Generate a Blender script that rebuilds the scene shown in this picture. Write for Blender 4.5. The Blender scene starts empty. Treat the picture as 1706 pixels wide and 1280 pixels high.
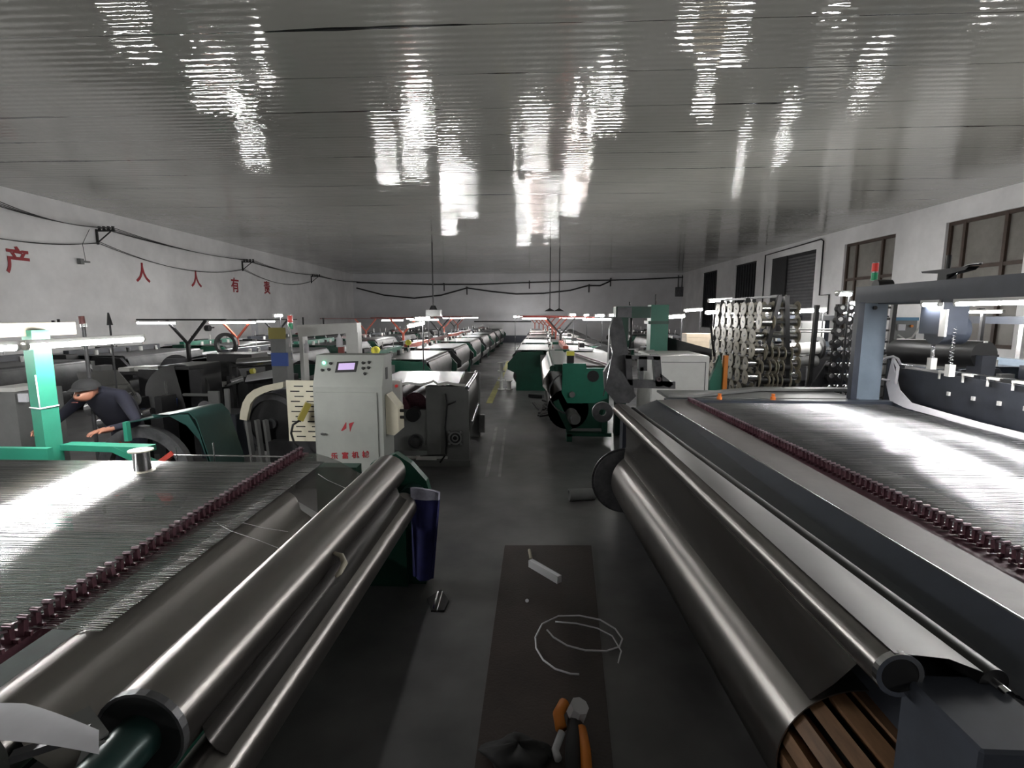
import bpy, math, random
from mathutils import Vector, Matrix
random.seed(7)
sc = bpy.context.scene
col = sc.collection
# ------------------------------------------------------------ camera
F = 850.0; CH = 2.2; VPX, HY = 895.0, 524.0
pit = math.atan((640-HY)/F); yaw = math.atan((VPX-853)/F*math.cos(pit))
FW = Vector((-math.sin(yaw)*math.cos(pit), math.cos(yaw)*math.cos(pit), -math.sin(pit)))
RT = Vector((math.cos(yaw), math.sin(yaw), 0)); UP = RT.cross(FW)
cam_d = bpy.data.cameras.new('camera'); cam = bpy.data.objects.new('camera', cam_d); col.objects.link(cam)
cam_d.sensor_width = 36; cam_d.lens = 36*F/1706; cam_d.clip_start = .05; cam_d.clip_end = 200
M = Matrix((RT, UP, -FW)).transposed().to_4x4(); M.translation = Vector((0, 0, CH)); cam.matrix_world = M
sc.camera = cam
# ------------------------------------------------------------ world and exposure
w = bpy.data.worlds.new('world'); sc.world = w; w.use_nodes = True
w.node_tree.nodes['Background'].inputs[0].default_value = (.05, .06, .09, 1)
w.node_tree.nodes['Background'].inputs[1].default_value = .3
vs = sc.view_settings; vs.view_transform = 'Standard'; vs.look = 'None'; vs.exposure = 2.3; vs.gamma = 1; vs.use_curve_mapping = False
LAMP = 46.0      # radiance of a fluorescent tube
sc.cycles.max_bounces = 7; sc.cycles.use_denoising = True
sc.cycles.sample_clamp_indirect = 6.0
# ------------------------------------------------------------ helpers: points
def ray(px, py): return FW + RT*((px-853)/F) + UP*((640-py)/F)
def aY(px, py, Y):
    d = ray(px, py); t = Y/d.y; return Vector((d.x*t, Y, CH+d.z*t))
def aZ(px, py, z):
    d = ray(px, py); t = (z-CH)/d.z; return Vector((d.x*t, d.y*t, z))
def aX(px, py, X):
    d = ray(px, py); t = X/d.x; return Vector((X, d.y*t, CH+d.z*t))
def edge(pf, pn, z, Y0, Y1):   # a level line through two sighted points, cut at two depths
    a, b = aZ(*pf, z), aZ(*pn, z); k = (a.x-b.x)/(a.y-b.y)
    return Vector((b.x+k*(Y0-b.y), Y0, z)), Vector((b.x+k*(Y1-b.y), Y1, z))
# ------------------------------------------------------------ helpers: materials
MT = {}; ARot = 0.0
def mat(name, c, rough=.5, metal=0., var=0., vscale=4., bump=0., bscale=60., stretch=(1, 1, 1), emit=0., alpha=1., coat=0., c2=None, aniso=0.):
    m = bpy.data.materials.new(name); m.use_nodes = True; nt = m.node_tree; N = nt.nodes; L = nt.links
    b = N['Principled BSDF']; b.inputs['Base Color'].default_value = (*c, 1); b.inputs['Roughness'].default_value = rough
    b.inputs['Metallic'].default_value = metal; b.inputs['Alpha'].default_value = alpha; b.inputs['Coat Weight'].default_value = coat
    if emit: b.inputs['Emission Color'].default_value = (*c, 1); b.inputs['Emission Strength'].default_value = emit
    if aniso:
        b.inputs['Anisotropic'].default_value = aniso; cx_ = N.new('ShaderNodeCombineXYZ'); cx_.inputs[1].default_value = 1.; L.new(cx_.outputs[0], b.inputs['Tangent']); b.inputs['Anisotropic Rotation'].default_value = ARot
    if var or bump or c2:
        tc = N.new('ShaderNodeTexCoord'); mp = N.new('ShaderNodeMapping'); mp.inputs['Scale'].default_value = stretch
        L.new(tc.outputs['Object'], mp.inputs[0])
    if var or c2:
        n = N.new('ShaderNodeTexNoise'); n.inputs['Scale'].default_value = vscale; n.inputs['Detail'].default_value = 5; n.inputs['Roughness'].default_value = .65
        L.new(mp.outputs[0], n.inputs['Vector'])
        r = N.new('ShaderNodeValToRGB'); L.new(n.outputs[0], r.inputs[0]); e = r.color_ramp.elements
        e[0].position = .3; e[1].position = .7
        lo = c2 if c2 else [x*(1-var) for x in c]
        e[0].color = (*lo, 1); e[1].color = (*[min(1, x*(1+var*.6)) for x in c], 1)
        L.new(r.outputs[0], b.inputs['Base Color'])
    if bump:
        n2 = N.new('ShaderNodeTexNoise'); n2.inputs['Scale'].default_value = bscale; n2.inputs['Detail'].default_value = 3
        L.new(mp.outputs[0], n2.inputs['Vector'])
        bp = N.new('ShaderNodeBump'); bp.inputs['Strength'].default_value = bump; bp.inputs['Distance'].default_value = .01
        L.new(n2.outputs[0], bp.inputs['Height']); L.new(bp.outputs[0], b.inputs['Normal'])
    MT[name] = m; return m
def G(v): return (v, v, v)
mat('tube', (1., .99, .97), emit=LAMP)
mat('tube_warm', (1., .86, .8), emit=LAMP*.8)
mat('screen', (.55, .42, .72), rough=.3, emit=.10)
mat('green_lamp', (.1, 1., .5), emit=2.)
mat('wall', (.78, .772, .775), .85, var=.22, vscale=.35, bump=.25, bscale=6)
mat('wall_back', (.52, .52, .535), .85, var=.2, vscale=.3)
mat('white_paint', (.62, .62, .6), .45, var=.1, vscale=3)
mat('cream', (.62, .58, .46), .45, var=.12, vscale=5)
mat('cream_dark', (.36, .33, .26), .5, var=.2, vscale=5)
mat('grey_paint', (.16, .163, .16), .45, var=.18, vscale=3)
mat('cabinet', (.30, .31, .29), .4, var=.12, vscale=2)
mat('navy', (.036, .043, .06), .4, var=.25, vscale=3)
mat('navy_dark', (.03, .034, .045), .45, var=.3, vscale=4)
mat('bluegrey', (.20, .25, .31), .35, var=.15, vscale=3)
mat('green', (.016, .155, .10), .4, var=.2, vscale=3)
mat('green_dark', (.007, .052, .032), .4, var=.3, vscale=4)
mat('green_sheen', (.014, .04, .036), .3, .3, var=.3, vscale=3)
mat('black', (.012, .012, .013), .45, var=.4, vscale=6)
mat('dark', (.018, .018, .02), .5, var=.5, vscale=5)
mat('iron', (.10, .10, .105), .4, .6, var=.4, vscale=8)
mat('steel', (.5, .5, .5), .25, 1., var=.2, vscale=10)
mat('wire', (.4, .4, .4), .16, 1.)
mat('chrome', (.75, .75, .76), .12, 1.)
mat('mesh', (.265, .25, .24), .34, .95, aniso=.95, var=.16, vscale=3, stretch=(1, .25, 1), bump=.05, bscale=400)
mat('mesh_dull', (.14, .136, .132), .45, .8, aniso=.9, var=.15, vscale=2, stretch=(1, .2, 1))
mat('mesh_thin', (.17, .16, .15), .27, .9, aniso=.95, var=.12, vscale=3, stretch=(1, .25, 1), alpha=.82)
mat('mesh_sheer', (.2, .19, .18), .3, .9, alpha=.4)
mat('mesh_white', (.33, .33, .335), .25, .9, var=.15, vscale=2)
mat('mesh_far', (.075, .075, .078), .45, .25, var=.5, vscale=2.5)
mat('tray_dark', (.012, .03, .025), .7, var=.5, vscale=3)
mat('bed_dark', (.03, .036, .05), .75, var=.3, vscale=3)
mat('spool_cream', (.40, .365, .27), .5, var=.2, vscale=8)
mat('mesh_shade_dark', (.06, .056, .054), .32, .8, aniso=.9, alpha=.8)  # dark copy of the mesh, shade under the roll put into its colour
mat('mesh_flat', (.085, .08, .078), .5, .3, var=.15, vscale=3)
mat('maroon', (.085, .03, .042), .45, .3, var=.4, vscale=30)
mat('clip_metal', (.32, .24, .27), .3, .9, var=.4, vscale=60)
mat('taupe', (.115, .104, .10), .55, .2, var=.15, vscale=6)
mat('red', (.28, .035, .025), .45, var=.3, vscale=4)
mat('orange_red', (.36, .07, .04), .5, var=.25, vscale=4)
mat('sign_red', (.30, .02, .028), .6)
mat('lamp_red', (.75, .06, .05), .3, emit=.03)
mat('lamp_green', (.03, .35, .16), .3, emit=.02)
mat('orange', (.65, .20, .02), .5)
mat('orange_tip', (.8, .22, .04), .5)
mat('yellow', (.65, .6, .08), .5)
mat('yellow_dark', (.30, .25, .05), .5)
mat('blue', (.03, .08, .33), .5)
mat('blue_label', (.10, .25, .42), .5)
mat('navy_cloth', (.012, .014, .09), .85, var=.3, vscale=8)
mat('jacket', (.006, .0065, .016), .9, var=.3, vscale=8)
mat('cap_cloth', (.012, .012, .013), .9)
mat('skin', (.22, .09, .055), .6)
mat('white_cloth', (.72, .70, .74), .8, var=.1, vscale=6)
mat('band_cloth', (.34, .34, .42), .8, var=.35, vscale=25)
mat('paper', (.66, .66, .70), .7, var=.08, vscale=6)
mat('rubber', (.02, .02, .021), .75)
mat('wood', (.17, .09, .045), .6, var=.45, vscale=5, stretch=(4, .6, 4))
mat('brown_box', (.33, .27, .2), .7, var=.15)
mat('plastic', (.75, .75, .78), .2, alpha=.6)
mat('pane', (.21, .20, .18), .25, var=.25, vscale=1.2)
mat('frame_brown', (.055, .035, .025), .5, var=.3)
mat('shutter', (.13, .13, .135), .5, .3, var=.2)
mat('dark_glass', (.03, .032, .036), .3)
mat('radiator', (.5, .5, .5), .5)
mat('red_dark', (.09, .02, .018), .5, var=.3)
# ------------------------------------------------------------ helpers: meshes
class MB:
    def __init__(s): s.v = []; s.f = []; s.sm = []
    def _add(s, vs, fs, sm=False):
        o = len(s.v); s.v += [Vector(x) for x in vs]; s.f += [tuple(o+i for i in f) for f in fs]; s.sm += [sm]*len(fs); return s
    def box(s, x0, x1, y0, y1, z0, z1, b=0.):
        if x0 > x1: x0, x1 = x1, x0
        if y0 > y1: y0, y1 = y1, y0
        if z0 > z1: z0, z1 = z1, z0
        if b <= 0:
            vs = [(x, y, z) for z in (z0, z1) for x, y in ((x0, y0), (x1, y0), (x1, y1), (x0, y1))]
            return s._add(vs, [(3, 2, 1, 0), (4, 5, 6, 7), (0, 1, 5, 4), (1, 2, 6, 5), (2, 3, 7, 6), (3, 0, 4, 7)])
        b = min(b, (x1-x0)*.45, (y1-y0)*.45, (z1-z0)*.45)
        P = []
        for z, i in ((z0, b), (z0+b, 0), (z1-b, 0), (z1, b)):
            xa, xb, ya, yb = x0+i, x1-i, y0+i, y1-i; c = b if i == 0 else b*.3
            P += [(xa+c, ya, z), (xb-c, ya, z), (xb, ya+c, z), (xb, yb-c, z), (xb-c, yb, z), (xa+c, yb, z), (xa, yb-c, z), (xa, ya+c, z)]
        fs = [tuple(range(7, -1, -1)), tuple(range(24, 32))]
        for l in range(3):
            for k in range(8): fs.append((l*8+k, l*8+(k+1) % 8, l*8+8+(k+1) % 8, l*8+8+k))
        return s._add(P, fs)
    def cyl(s, a, b, r, r1=None, n=20, caps=True, smooth=True, arc=None):
        a, b = Vector(a), Vector(b); r1 = r if r1 is None else r1
        d = (b-a).normalized(); u = d.orthogonal().normalized()
        if abs(d.z) < .9: u = (Vector((0, 0, 1))-d*d.z).normalized()
        v = d.cross(u); P = []
        for c, q in ((a, r), (b, r1)):
            for k in range(n):
                t = 2*math.pi*k/n; P.append(c+u*math.cos(t)*q+v*math.sin(t)*q)
        s._add(P, [(k, (k+1) % n, n+(k+1) % n, n+k) for k in range(n)], smooth)
        if caps: s._add(P[:n], [tuple(range(n-1, -1, -1))]); s._add(P[n:], [tuple(range(n))])
        return s
    def ring(s, a, b, r, ri, n=28):    # hollow disc / pipe
        a, b = Vector(a), Vector(b); d = (b-a).normalized(); u = (Vector((0, 0, 1))-d*d.z).normalized() if abs(d.z) < .9 else d.orthogonal().normalized(); v = d.cross(u); P = []
        for c, q in ((a, r), (b, r), (b, ri), (a, ri)):
            for k in range(n):
                t = 2*math.pi*k/n; P.append(c+u*math.cos(t)*q+v*math.sin(t)*q)
        fs = []
        for l in range(4):
            for k in range(n): fs.append((l*n+k, l*n+(k+1) % n, ((l+1) % 4)*n+(k+1) % n, ((l+1) % 4)*n+k))
        return s._add(P, fs)
    def tube(s, pts, r, n=8, closed=False, smooth=True):
        pts = [Vector(p) for p in pts]; m = len(pts); P = []; pu = None
        for i, p in enumerate(pts):
            a = pts[i-1] if (i > 0 or closed) else p; b = pts[(i+1) % m] if (i < m-1 or closed) else p
            d = (b-a).normalized()
            u = (pu-d*pu.dot(d)) if pu else d.orthogonal()
            if u.length < 1e-5: u = d.orthogonal()
            u.normalize(); pu = u; v = d.cross(u)
            rr = r(i/(m-1)) if callable(r) else r
            for k in range(n):
                t = 2*math.pi*k/n; P.append(p+u*math.cos(t)*rr+v*math.sin(t)*rr)
        fs = []
        for i in range(m if closed else m-1):
            j = (i+1) % m
            for k in range(n): fs.append((i*n+k, i*n+(k+1) % n, j*n+(k+1) % n, j*n+k))
        if not closed: fs += [tuple(range(n-1, -1, -1)), tuple(range((m-1)*n, m*n))]
        return s._add(P, fs, smooth)
    def prism(s, poly, a, b, ax='y'):   # polygon in the plane across ax, thick from a to b
        n = len(poly)
        def q(p, t): return (p[0], t, p[1]) if ax == 'y' else ((t, p[0], p[1]) if ax == 'x' else (p[0], p[1], t))
        P = [q(p, a) for p in poly]+[q(p, b) for p in poly]
        return s._add(P, [tuple(range(n-1, -1, -1)), tuple(range(n, 2*n))]+[(k, (k+1) % n, n+(k+1) % n, n+k) for k in range(n)])
    def bar(s, a, b, w, h=None):        # square bar between points
        h = h or w; a, b = Vector(a), Vector(b); d = (b-a).normalized()
        u = d.cross(Vector((0, 0, 1))); u = u.normalized() if u.length > .01 else Vector((1, 0, 0)); v = u.cross(d)
        P = [c+u*i*w/2+v*j*h/2 for c in (a, b) for i, j in ((-1, -1), (1, -1), (1, 1), (-1, 1))]
        return s._add(P, [(3, 2, 1, 0), (4, 5, 6, 7), (0, 1, 5, 4), (1, 2, 6, 5), (2, 3, 7, 6), (3, 0, 4, 7)])
    def sheet(s, rows, th=.002, smooth=True):   # rows of points -> thin solid sheet
        R, C = len(rows), len(rows[0]); rows = [[Vector(p) for p in r] for r in rows]; nr = []
        for i in range(R):
            q = []
            for j in range(C):
                du = rows[min(i+1, R-1)][j]-rows[max(i-1, 0)][j]; dv = rows[i][min(j+1, C-1)]-rows[i][max(j-1, 0)]
                q.append(du.cross(dv).normalized())
            nr.append(q)
        P = [rows[i][j] for i in range(R) for j in range(C)]+[rows[i][j]-nr[i][j]*th for i in range(R) for j in range(C)]
        o = R*C; fs = []
        for i in range(R-1):
            for j in range(C-1):
                a, b, c, d = i*C+j, (i+1)*C+j, (i+1)*C+j+1, i*C+j+1
                fs += [(a, b, c, d), (o+d, o+c, o+b, o+a)]
        sd = []
        for i in range(R-1): sd += [(i*C, o+i*C, o+(i+1)*C, (i+1)*C), (i*C+C-1, (i+1)*C+C-1, o+(i+1)*C+C-1, o+i*C+C-1)]
        for j in range(C-1): sd += [(j, j+1, o+j+1, o+j), ((R-1)*C+j, o+(R-1)*C+j, o+(R-1)*C+j+1, (R-1)*C+j+1)]
        s._add(P, fs, smooth)
        for q in sd: s._add([P[k] for k in q], [(0, 1, 2, 3)])
        return s
    def build(s, name, m, parent=None, label=None):
        off = parent_loc(parent)
        me = bpy.data.meshes.new(name); me.from_pydata([tuple(p-off) for p in s.v], [], s.f)
        me.polygons.foreach_set('use_smooth', s.sm); me.materials.append(MT[m] if isinstance(m, str) else m); me.update()
        o = bpy.data.objects.new(name, me); col.objects.link(o)
        if parent: o.parent = parent
        if label: o['label'] = label
        return o
def parent_loc(p):
    v = Vector((0, 0, 0))
    while p is not None: v += p.location; p = p.parent
    return v
def thing(name, label, cat, loc=(0, 0, 0), group=None):
    o = bpy.data.objects.new(name, None); col.objects.link(o); o.location = loc; o.empty_display_size = .1
    o['label'] = label; o['category'] = cat
    if group: o['group'] = group
    return o
def tag(o, label, cat, group=None, kind=None):
    o['label'] = label; o['category'] = cat
    if group: o['group'] = group
    if kind: o['kind'] = kind
    return o
def struct(o): o['kind'] = 'structure'; return o
def copy_tree(o, parent=None):
    c = o.copy(); col.objects.link(c)
    if parent is not None: c.parent = parent
    for ch in list(o.children): copy_tree(ch, c)
    return c
ORD = ['first', 'second', 'third', 'fourth', 'fifth', 'sixth', 'seventh', 'eighth', 'ninth', 'tenth', 'eleventh', 'twelfth', 'thirteenth']
def lerp(a, b, t): return Vector(a)*(1-t)+Vector(b)*t
#@@SHELL
# ------------------------------------------------------------ the hall
ZC = 5.5
def wallX(side, Y):
    if side == 'l': return -13.93+(Y-13.14)*(-15.26+13.93)/(42.4-13.14)
    return 12.19+(Y-13.99)*(11.71-12.19)/(38.66-13.99)
YB, YF = 42.3, -9.0
# floor: worn concrete, darker oiled lane and dull sheen
m = bpy.data.materials.new('floor'); m.use_nodes = True; nt = m.node_tree; N = nt.nodes; L = nt.links; b = N['Principled BSDF']; MT['floor'] = m
tc = N.new('ShaderNodeTexCoord')
def noise(scale, det=4, vec=None):
    n = N.new('ShaderNodeTexNoise'); n.inputs['Scale'].default_value = scale; n.inputs['Detail'].default_value = det
    L.new(vec or tc.outputs['Object'], n.inputs['Vector']); return n.outputs[0]
def ramp(inp, p0, p1, c0, c1):
    r = N.new('ShaderNodeValToRGB'); r.color_ramp.elements[0].position = p0; r.color_ramp.elements[1].position = p1
    r.color_ramp.elements[0].color = (*c0, 1); r.color_ramp.elements[1].color = (*c1, 1); L.new(inp, r.inputs[0]); return r.outputs[0]
def mixc(fac, a, bb, mode='MIX'):
    x = N.new('ShaderNodeMixRGB'); x.blend_type = mode
    if isinstance(fac, float): x.inputs[0].default_value = fac
    else: L.new(fac, x.inputs[0])
    L.new(a, x.inputs[1]); L.new(bb, x.inputs[2]); return x.outputs[0]
L.new(mixc(.35, ramp(noise(.5), .35, .65, (.055, .055, .06), (.125, .12, .118)), ramp(noise(3.), .3, .7, (.03, .03, .032), (.14, .14, .14))), b.inputs['Base Color'])
L.new(ramp(noise(.9), .3, .7, G(.28), G(.5)), b.inputs['Roughness'])
bp = N.new('ShaderNodeBump'); bp.inputs['Strength'].default_value = .15; bp.inputs['Distance'].default_value = .01; L.new(noise(14), bp.inputs['Height']); L.new(bp.outputs[0], b.inputs['Normal'])
# ceiling: glossy ribbed sandwich panels running across the hall
m = bpy.data.materials.new('ceiling'); m.use_nodes = True; nt = m.node_tree; N = nt.nodes; L = nt.links; b = N['Principled BSDF']; MT['ceiling'] = m
tc = N.new('ShaderNodeTexCoord'); sep = N.new('ShaderNodeSeparateXYZ'); L.new(tc.outputs['Object'], sep.inputs[0])
def math_(op, a, bb=None, cc=None):
    x = N.new('ShaderNodeMath'); x.operation = op
    for i, q in enumerate((a, bb, cc)):
        if q is None: continue
        if isinstance(q, (int, float)): x.inputs[i].default_value = q
        else: L.new(q, x.inputs[i])
    return x.outputs[0]
SP = 1.2
mpx = N.new('ShaderNodeMapping'); mpx.inputs['Scale'].default_value = (.35, .9, 1); L.new(tc.outputs['Object'], mpx.inputs[0])
gap = noise(1., 3, mpx.outputs[0])
yy = math_('ADD', sep.outputs[1], math_('MULTIPLY', noise(.25, 1), .12))
fr = math_('ABSOLUTE', math_('SUBTRACT', math_('FRACT', math_('DIVIDE', math_('ADD', yy, 60-6.42+SP/2), SP)), .5))   # 0 at seams
wid = math_('MAXIMUM', math_('MULTIPLY', math_('SUBTRACT', gap, .53), .22), .005)
seam = math_('LESS_THAN', fr, wid)
base = ramp(noise(.3, 3), .3, .7, (.36, .355, .325), (.44, .435, .405))
drk = N.new('ShaderNodeRGB'); drk.outputs[0].default_value = (.02, .02, .02, 1)
L.new(mixc(seam, base, drk.outputs[0]), b.inputs['Base Color'])
b.inputs['Metallic'].default_value = .12; b.inputs['IOR'].default_value = 1.5
L.new(ramp(noise(.7, 3), .35, .7, G(.03), G(.13)), b.inputs['Roughness'])
wv = math_('SINE', math_('MULTIPLY', sep.outputs[1], 2*math.pi/.15))
mpb = N.new('ShaderNodeMapping'); mpb.inputs['Scale'].default_value = (1.5, 1.3, 1); L.new(tc.outputs['Object'], mpb.inputs[0])
big = noise(1.6, 2, mpb.outputs[0])
mpc = N.new('ShaderNodeMapping'); mpc.inputs['Scale'].default_value = (3., 4., 1); L.new(tc.outputs['Object'], mpc.inputs[0])
fine = noise(2.2, 2, mpc.outputs[0])
h = math_('ADD', math_('MULTIPLY', wv, .0011), math_('ADD', math_('MULTIPLY', big, .009), math_('MULTIPLY', fine, .0018)))
pidx = math_('FLOOR', math_('DIVIDE', math_('ADD', sep.outputs[1], 60-6.42), SP)); pfr = math_('FRACT', math_('DIVIDE', math_('ADD', sep.outputs[1], 60-6.42), SP))
wn_ = N.new('ShaderNodeTexWhiteNoise'); wn_.noise_dimensions = '1D'; L.new(pidx, wn_.inputs['W'])     # each panel hangs at its own slight tilt
h = math_('ADD', h, math_('MULTIPLY', math_('MULTIPLY', pfr, math_('SUBTRACT', wn_.outputs[0], .5)), .035))
bp = N.new('ShaderNodeBump'); bp.inputs['Strength'].default_value = 1.; bp.inputs['Distance'].default_value = 1.; L.new(h, bp.inputs['Height']); L.new(bp.outputs[0], b.inputs['Normal'])

lf, lb, rf, rb = wallX('l', YF), wallX('l', YB), wallX('r', YF), wallX('r', YB)
struct(MB().prism([(lf-.3, YF), (rf+.3, YF), (rb+.3, YB+.3), (lb-.3, YB+.3)], -.1, 0, 'z').build('floor', 'floor'))
struct(MB().prism([(lf-.3, YF), (rf+.3, YF), (rb+.3, YB+.3), (lb-.3, YB+.3)], ZC, ZC+.12, 'z').build('ceiling', 'ceiling'))
struct(MB().prism([(lf-.3, YF), (lf, YF), (lb, YB), (lb-.3, YB)], 0, ZC, 'z').build('wall_left', 'wall'))
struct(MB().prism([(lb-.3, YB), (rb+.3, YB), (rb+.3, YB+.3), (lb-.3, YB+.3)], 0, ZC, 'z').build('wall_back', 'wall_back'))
struct(MB().prism([(lf-.3, YF-.3), (rf+.3, YF-.3), (rf+.3, YF), (lf-.3, YF)], 0, ZC, 'z').build('wall_front', 'wall'))
# right wall with openings: (y0, y1, z0, z1)
ops = [('win', 13.75, 16.3, 1.3, 4.9), ('win', 18.4, 21.2, 1.3, 4.92), ('shut', 23.2, 27.3, .05, 5.0), ('dark', 29.0, 31.9, 1.3, 5.1), ('dark', 34.8, 37.6, 1.3, 5.1)]
ys = [YF]; mbw = MB()
def rw(y0, y1, z0, z1): mbw.prism([(wallX('r', y0), y0), (wallX('r', y0)+.3, y0), (wallX('r', y1)+.3, y1), (wallX('r', y1), y1)], z0, z1, 'z')
yc = YF
for _, a, bb, z0, z1 in ops:
    rw(yc, a, 0, ZC); rw(a, bb, 0, z0); rw(a, bb, z1, ZC); yc = bb
rw(yc, YB, 0, ZC); struct(mbw.build('wall_right', 'wall'))
wn = 0
for kind, a, bb, z0, z1 in ops:
    xa, xb = wallX('r', a)+.12, wallX('r', bb)+.12
    def q(y): return xa+(xb-xa)*(y-a)/(bb-a)
    fr_ = MB(); pn = MB()
    if kind == 'win':
        wn += 1
        pn.prism([(q(a)+.03, a), (q(bb)+.03, bb), (q(bb)+.05, bb), (q(a)+.05, a)], z0, z1, 'z')
        ysl = [a+.05, a+(bb-a)*.27, a+(bb-a)*.78, bb-.05]
        for y in ysl: fr_.box(q(y)-.04, q(y)+.03, y-.05, y+.05, z0, z1)
        for z in (z0+.05, z0+(z1-z0)*.62, z1-.05): fr_.bar((q(a), a, z), (q(bb), bb, z), .07, .1)
        o = struct(fr_.build(f'window_{wn}', 'frame_brown')); p = pn.build('pane', 'pane', o)
    elif kind == 'shut':
        n = 34; rows = []
        for i in range(n*2+1):
            z = z0+(z1-z0)*i/(n*2); dx = .03 if i % 2 else 0
            rows.append([(q(a)+dx, a, z), (q(bb)+dx, bb, z)])
        fr_.sheet(rows, .01, False); o = struct(fr_.build('door_1', 'shutter'))
        g = MB().box(q(bb)-.06, q(bb)+.02, bb-1.5, bb, z0, z1); g.build('side_panel', 'dark', o)
        hd = MB().box(q(a)-.08, q(a)+.05, a, bb, z1-.15, z1); hd.build('housing', 'dark', o)
    else:
        wn += 1
        pn.prism([(q(a)+.03, a), (q(bb)+.03, bb), (q(bb)+.05, bb), (q(a)+.05, a)], z0, z1, 'z')
        for k in range(9):
            y = a+.05+(bb-a-.1)*k/8; fr_.box(q(y)-.03, q(y)+.02, y-.025, y+.025, z0, z1)
        for z in (z0+.04, z1-.04): fr_.bar((q(a), a, z), (q(bb), bb, z), .06, .08)
        o = struct(fr_.build(f'window_{wn}', 'black')); pn.build('pane', 'dark_glass', o)
# conduit framing the shutter
x = wallX('r', 27.6)-.05; x2 = wallX('r', 23)-.05; x3 = wallX('r', 21.8)-.05
tag(MB().tube([(x, 27.9, 1.), (x, 27.9, 5.25), (x2, 22.8, 5.35), (x2, 22.6, 5.25), (x2, 22.6, 3.0), (x3, 21.9, 3.0), (x3, 21.9, 2.2)], .03).build('conduit', 'dark'), 'thin dark conduit bent around the roller shutter opening', 'conduit')
# floor markings
mat('mark_yellow', (.33, .31, .08), .6, var=.4, vscale=3); mat('mark_white', (.30, .29, .29), .6, var=.5, vscale=3); mat('mark_dark', (.05, .045, .05), .35, var=.3, vscale=2)
def strip(name, p, q_, wd, m, z=.003):
    a, b_ = Vector(p), Vector(q_); d = (b_-a).normalized(); n = Vector((-d.y, d.x, 0))*wd/2
    o = MB().prism([tuple((a-n)[:2]), tuple((a+n)[:2]), tuple((b_+n)[:2]), tuple((b_-n)[:2])], 0.0, z, 'z').build(name, m); o['kind'] = 'structure'; return o
strip('trim_1', aZ(815, 672, 0), aZ(824, 640, 0)+Vector((0, 8, 0)), .16, 'mark_yellow')
strip('trim_2', aZ(811, 795, 0), aZ(827, 712, 0), .05, 'mark_white'); strip('trim_3', aZ(832, 795, 0), aZ(842, 712, 0), .04, 'mark_white')
#@@NEARLOOMS
# ------------------------------------------------------------ lamps
def tube_lamp(p0, p1, label, group=None, r=.016, m='tube', housing=True, up=.03, hm='white_paint'):
    p0, p1 = Vector(p0), Vector(p1); t = thing('tube_lamp', label, 'lamp', (p0+p1)/2, group); d = (p1-p0).normalized()
    MB().cyl(p0+d*.02, p1-d*.02, r, n=12).build('tube', m, t)
    if housing: MB().bar(p0+Vector((0, 0, up)), p1+Vector((0, 0, up)), .045, .03).build('housing', hm, t)
    for e0, e1 in ((p0, p0+d*.03), (p1-d*.03, p1)): MB().cyl(e0, e1, r*1.15, n=10).build('end_cap', 'white_paint', t)
    return t
# ------------------------------------------------------------ loom beside the aisle, left, nearest
def LX(x, Y): return x-.035*(Y-1.3)
LL = thing('weaving_loom', 'green wire mesh loom with a clear striped warp and three long mesh rolls', 'loom', (-2.5, 2.5, 0))
def wires(x0, x1, z0, z1, ya, yb, step, r, jit=.0006, kx=0.):
    b = MB(); n = int((yb-ya)/step)
    for i in range(n):
        y = ya+i*step+random.uniform(-jit, jit)*3; q = kx*(y-ya); zz = random.uniform(-jit, jit)*2; rr = r*random.uniform(.8, 1.15)
        P = []
        for x, z in ((x0+q, z0+zz), (x1+q, z1+zz)):
            for k in range(5):
                t = 2*math.pi*k/5+.3; P.append((x, y+rr*math.cos(t), z+rr*math.sin(t)))
        b._add(P, [(k, (k+1) % 5, 5+(k+1) % 5, 5+k) for k in range(5)], True)
    return b
o = wires(-6.2, -1.76, 1.12, 1.14, 1.56, 3.50, .0108, .0020, kx=-.035).build('warp_wires', 'wire', LL); o['kind'] = 'stuff'
o = wires(-1.75, -1.50, 1.12, 1.115, 1.56, 3.62, .0108, .0021, kx=-.035).build('warp_wires', 'wire', LL); o['kind'] = 'stuff'
# guide bar with hooks
def hook_mesh():
    me = MB().box(-.010, .010, -.009, .009, -.03, .028).box(-.028, -.010, -.006, .006, -.03, -.012).box(.010, .03, -.005, .005, -.03, -.014)
    return me
def hook_cap(): return MB().cyl((-.016, 0, .034), (.016, 0, .034), .0085, n=8).bar((0, 0, .034), (0, .045, .020), .006, .008)
def hooks(parent, f, Ys, z):
    first = None
    for Y in Ys:
        if first is None:
            a = hook_mesh(); b = hook_cap(); off = parent_loc(parent)
            for mb_ in (a, b): mb_.v = [v+off for v in mb_.v]
            ha = a.build('wire_guide', 'maroon', parent); hb = b.build('guide_cap', 'clip_metal', parent)
            hb.parent = ha; first = (ha, hb); c = ha
        else:
            c = first[0].copy(); col.objects.link(c); d = first[1].copy(); col.objects.link(d); d.parent = c
        c.location = Vector((f(Y), Y, z))-parent_loc(parent)
        c.rotation_euler = (random.uniform(-.1, .1), random.uniform(-.08, .08), random.uniform(-.12, .12))
MB().bar((LX(-1.745, 1.1), 1.1, 1.098), (LX(-1.745, 3.85), 3.85, 1.098), .06, .03).build('guide_bar', 'maroon', LL)
hooks(LL, lambda Y: LX(-1.74, Y), [1.2+.0475*i for i in range(55)], 1.142)
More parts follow.
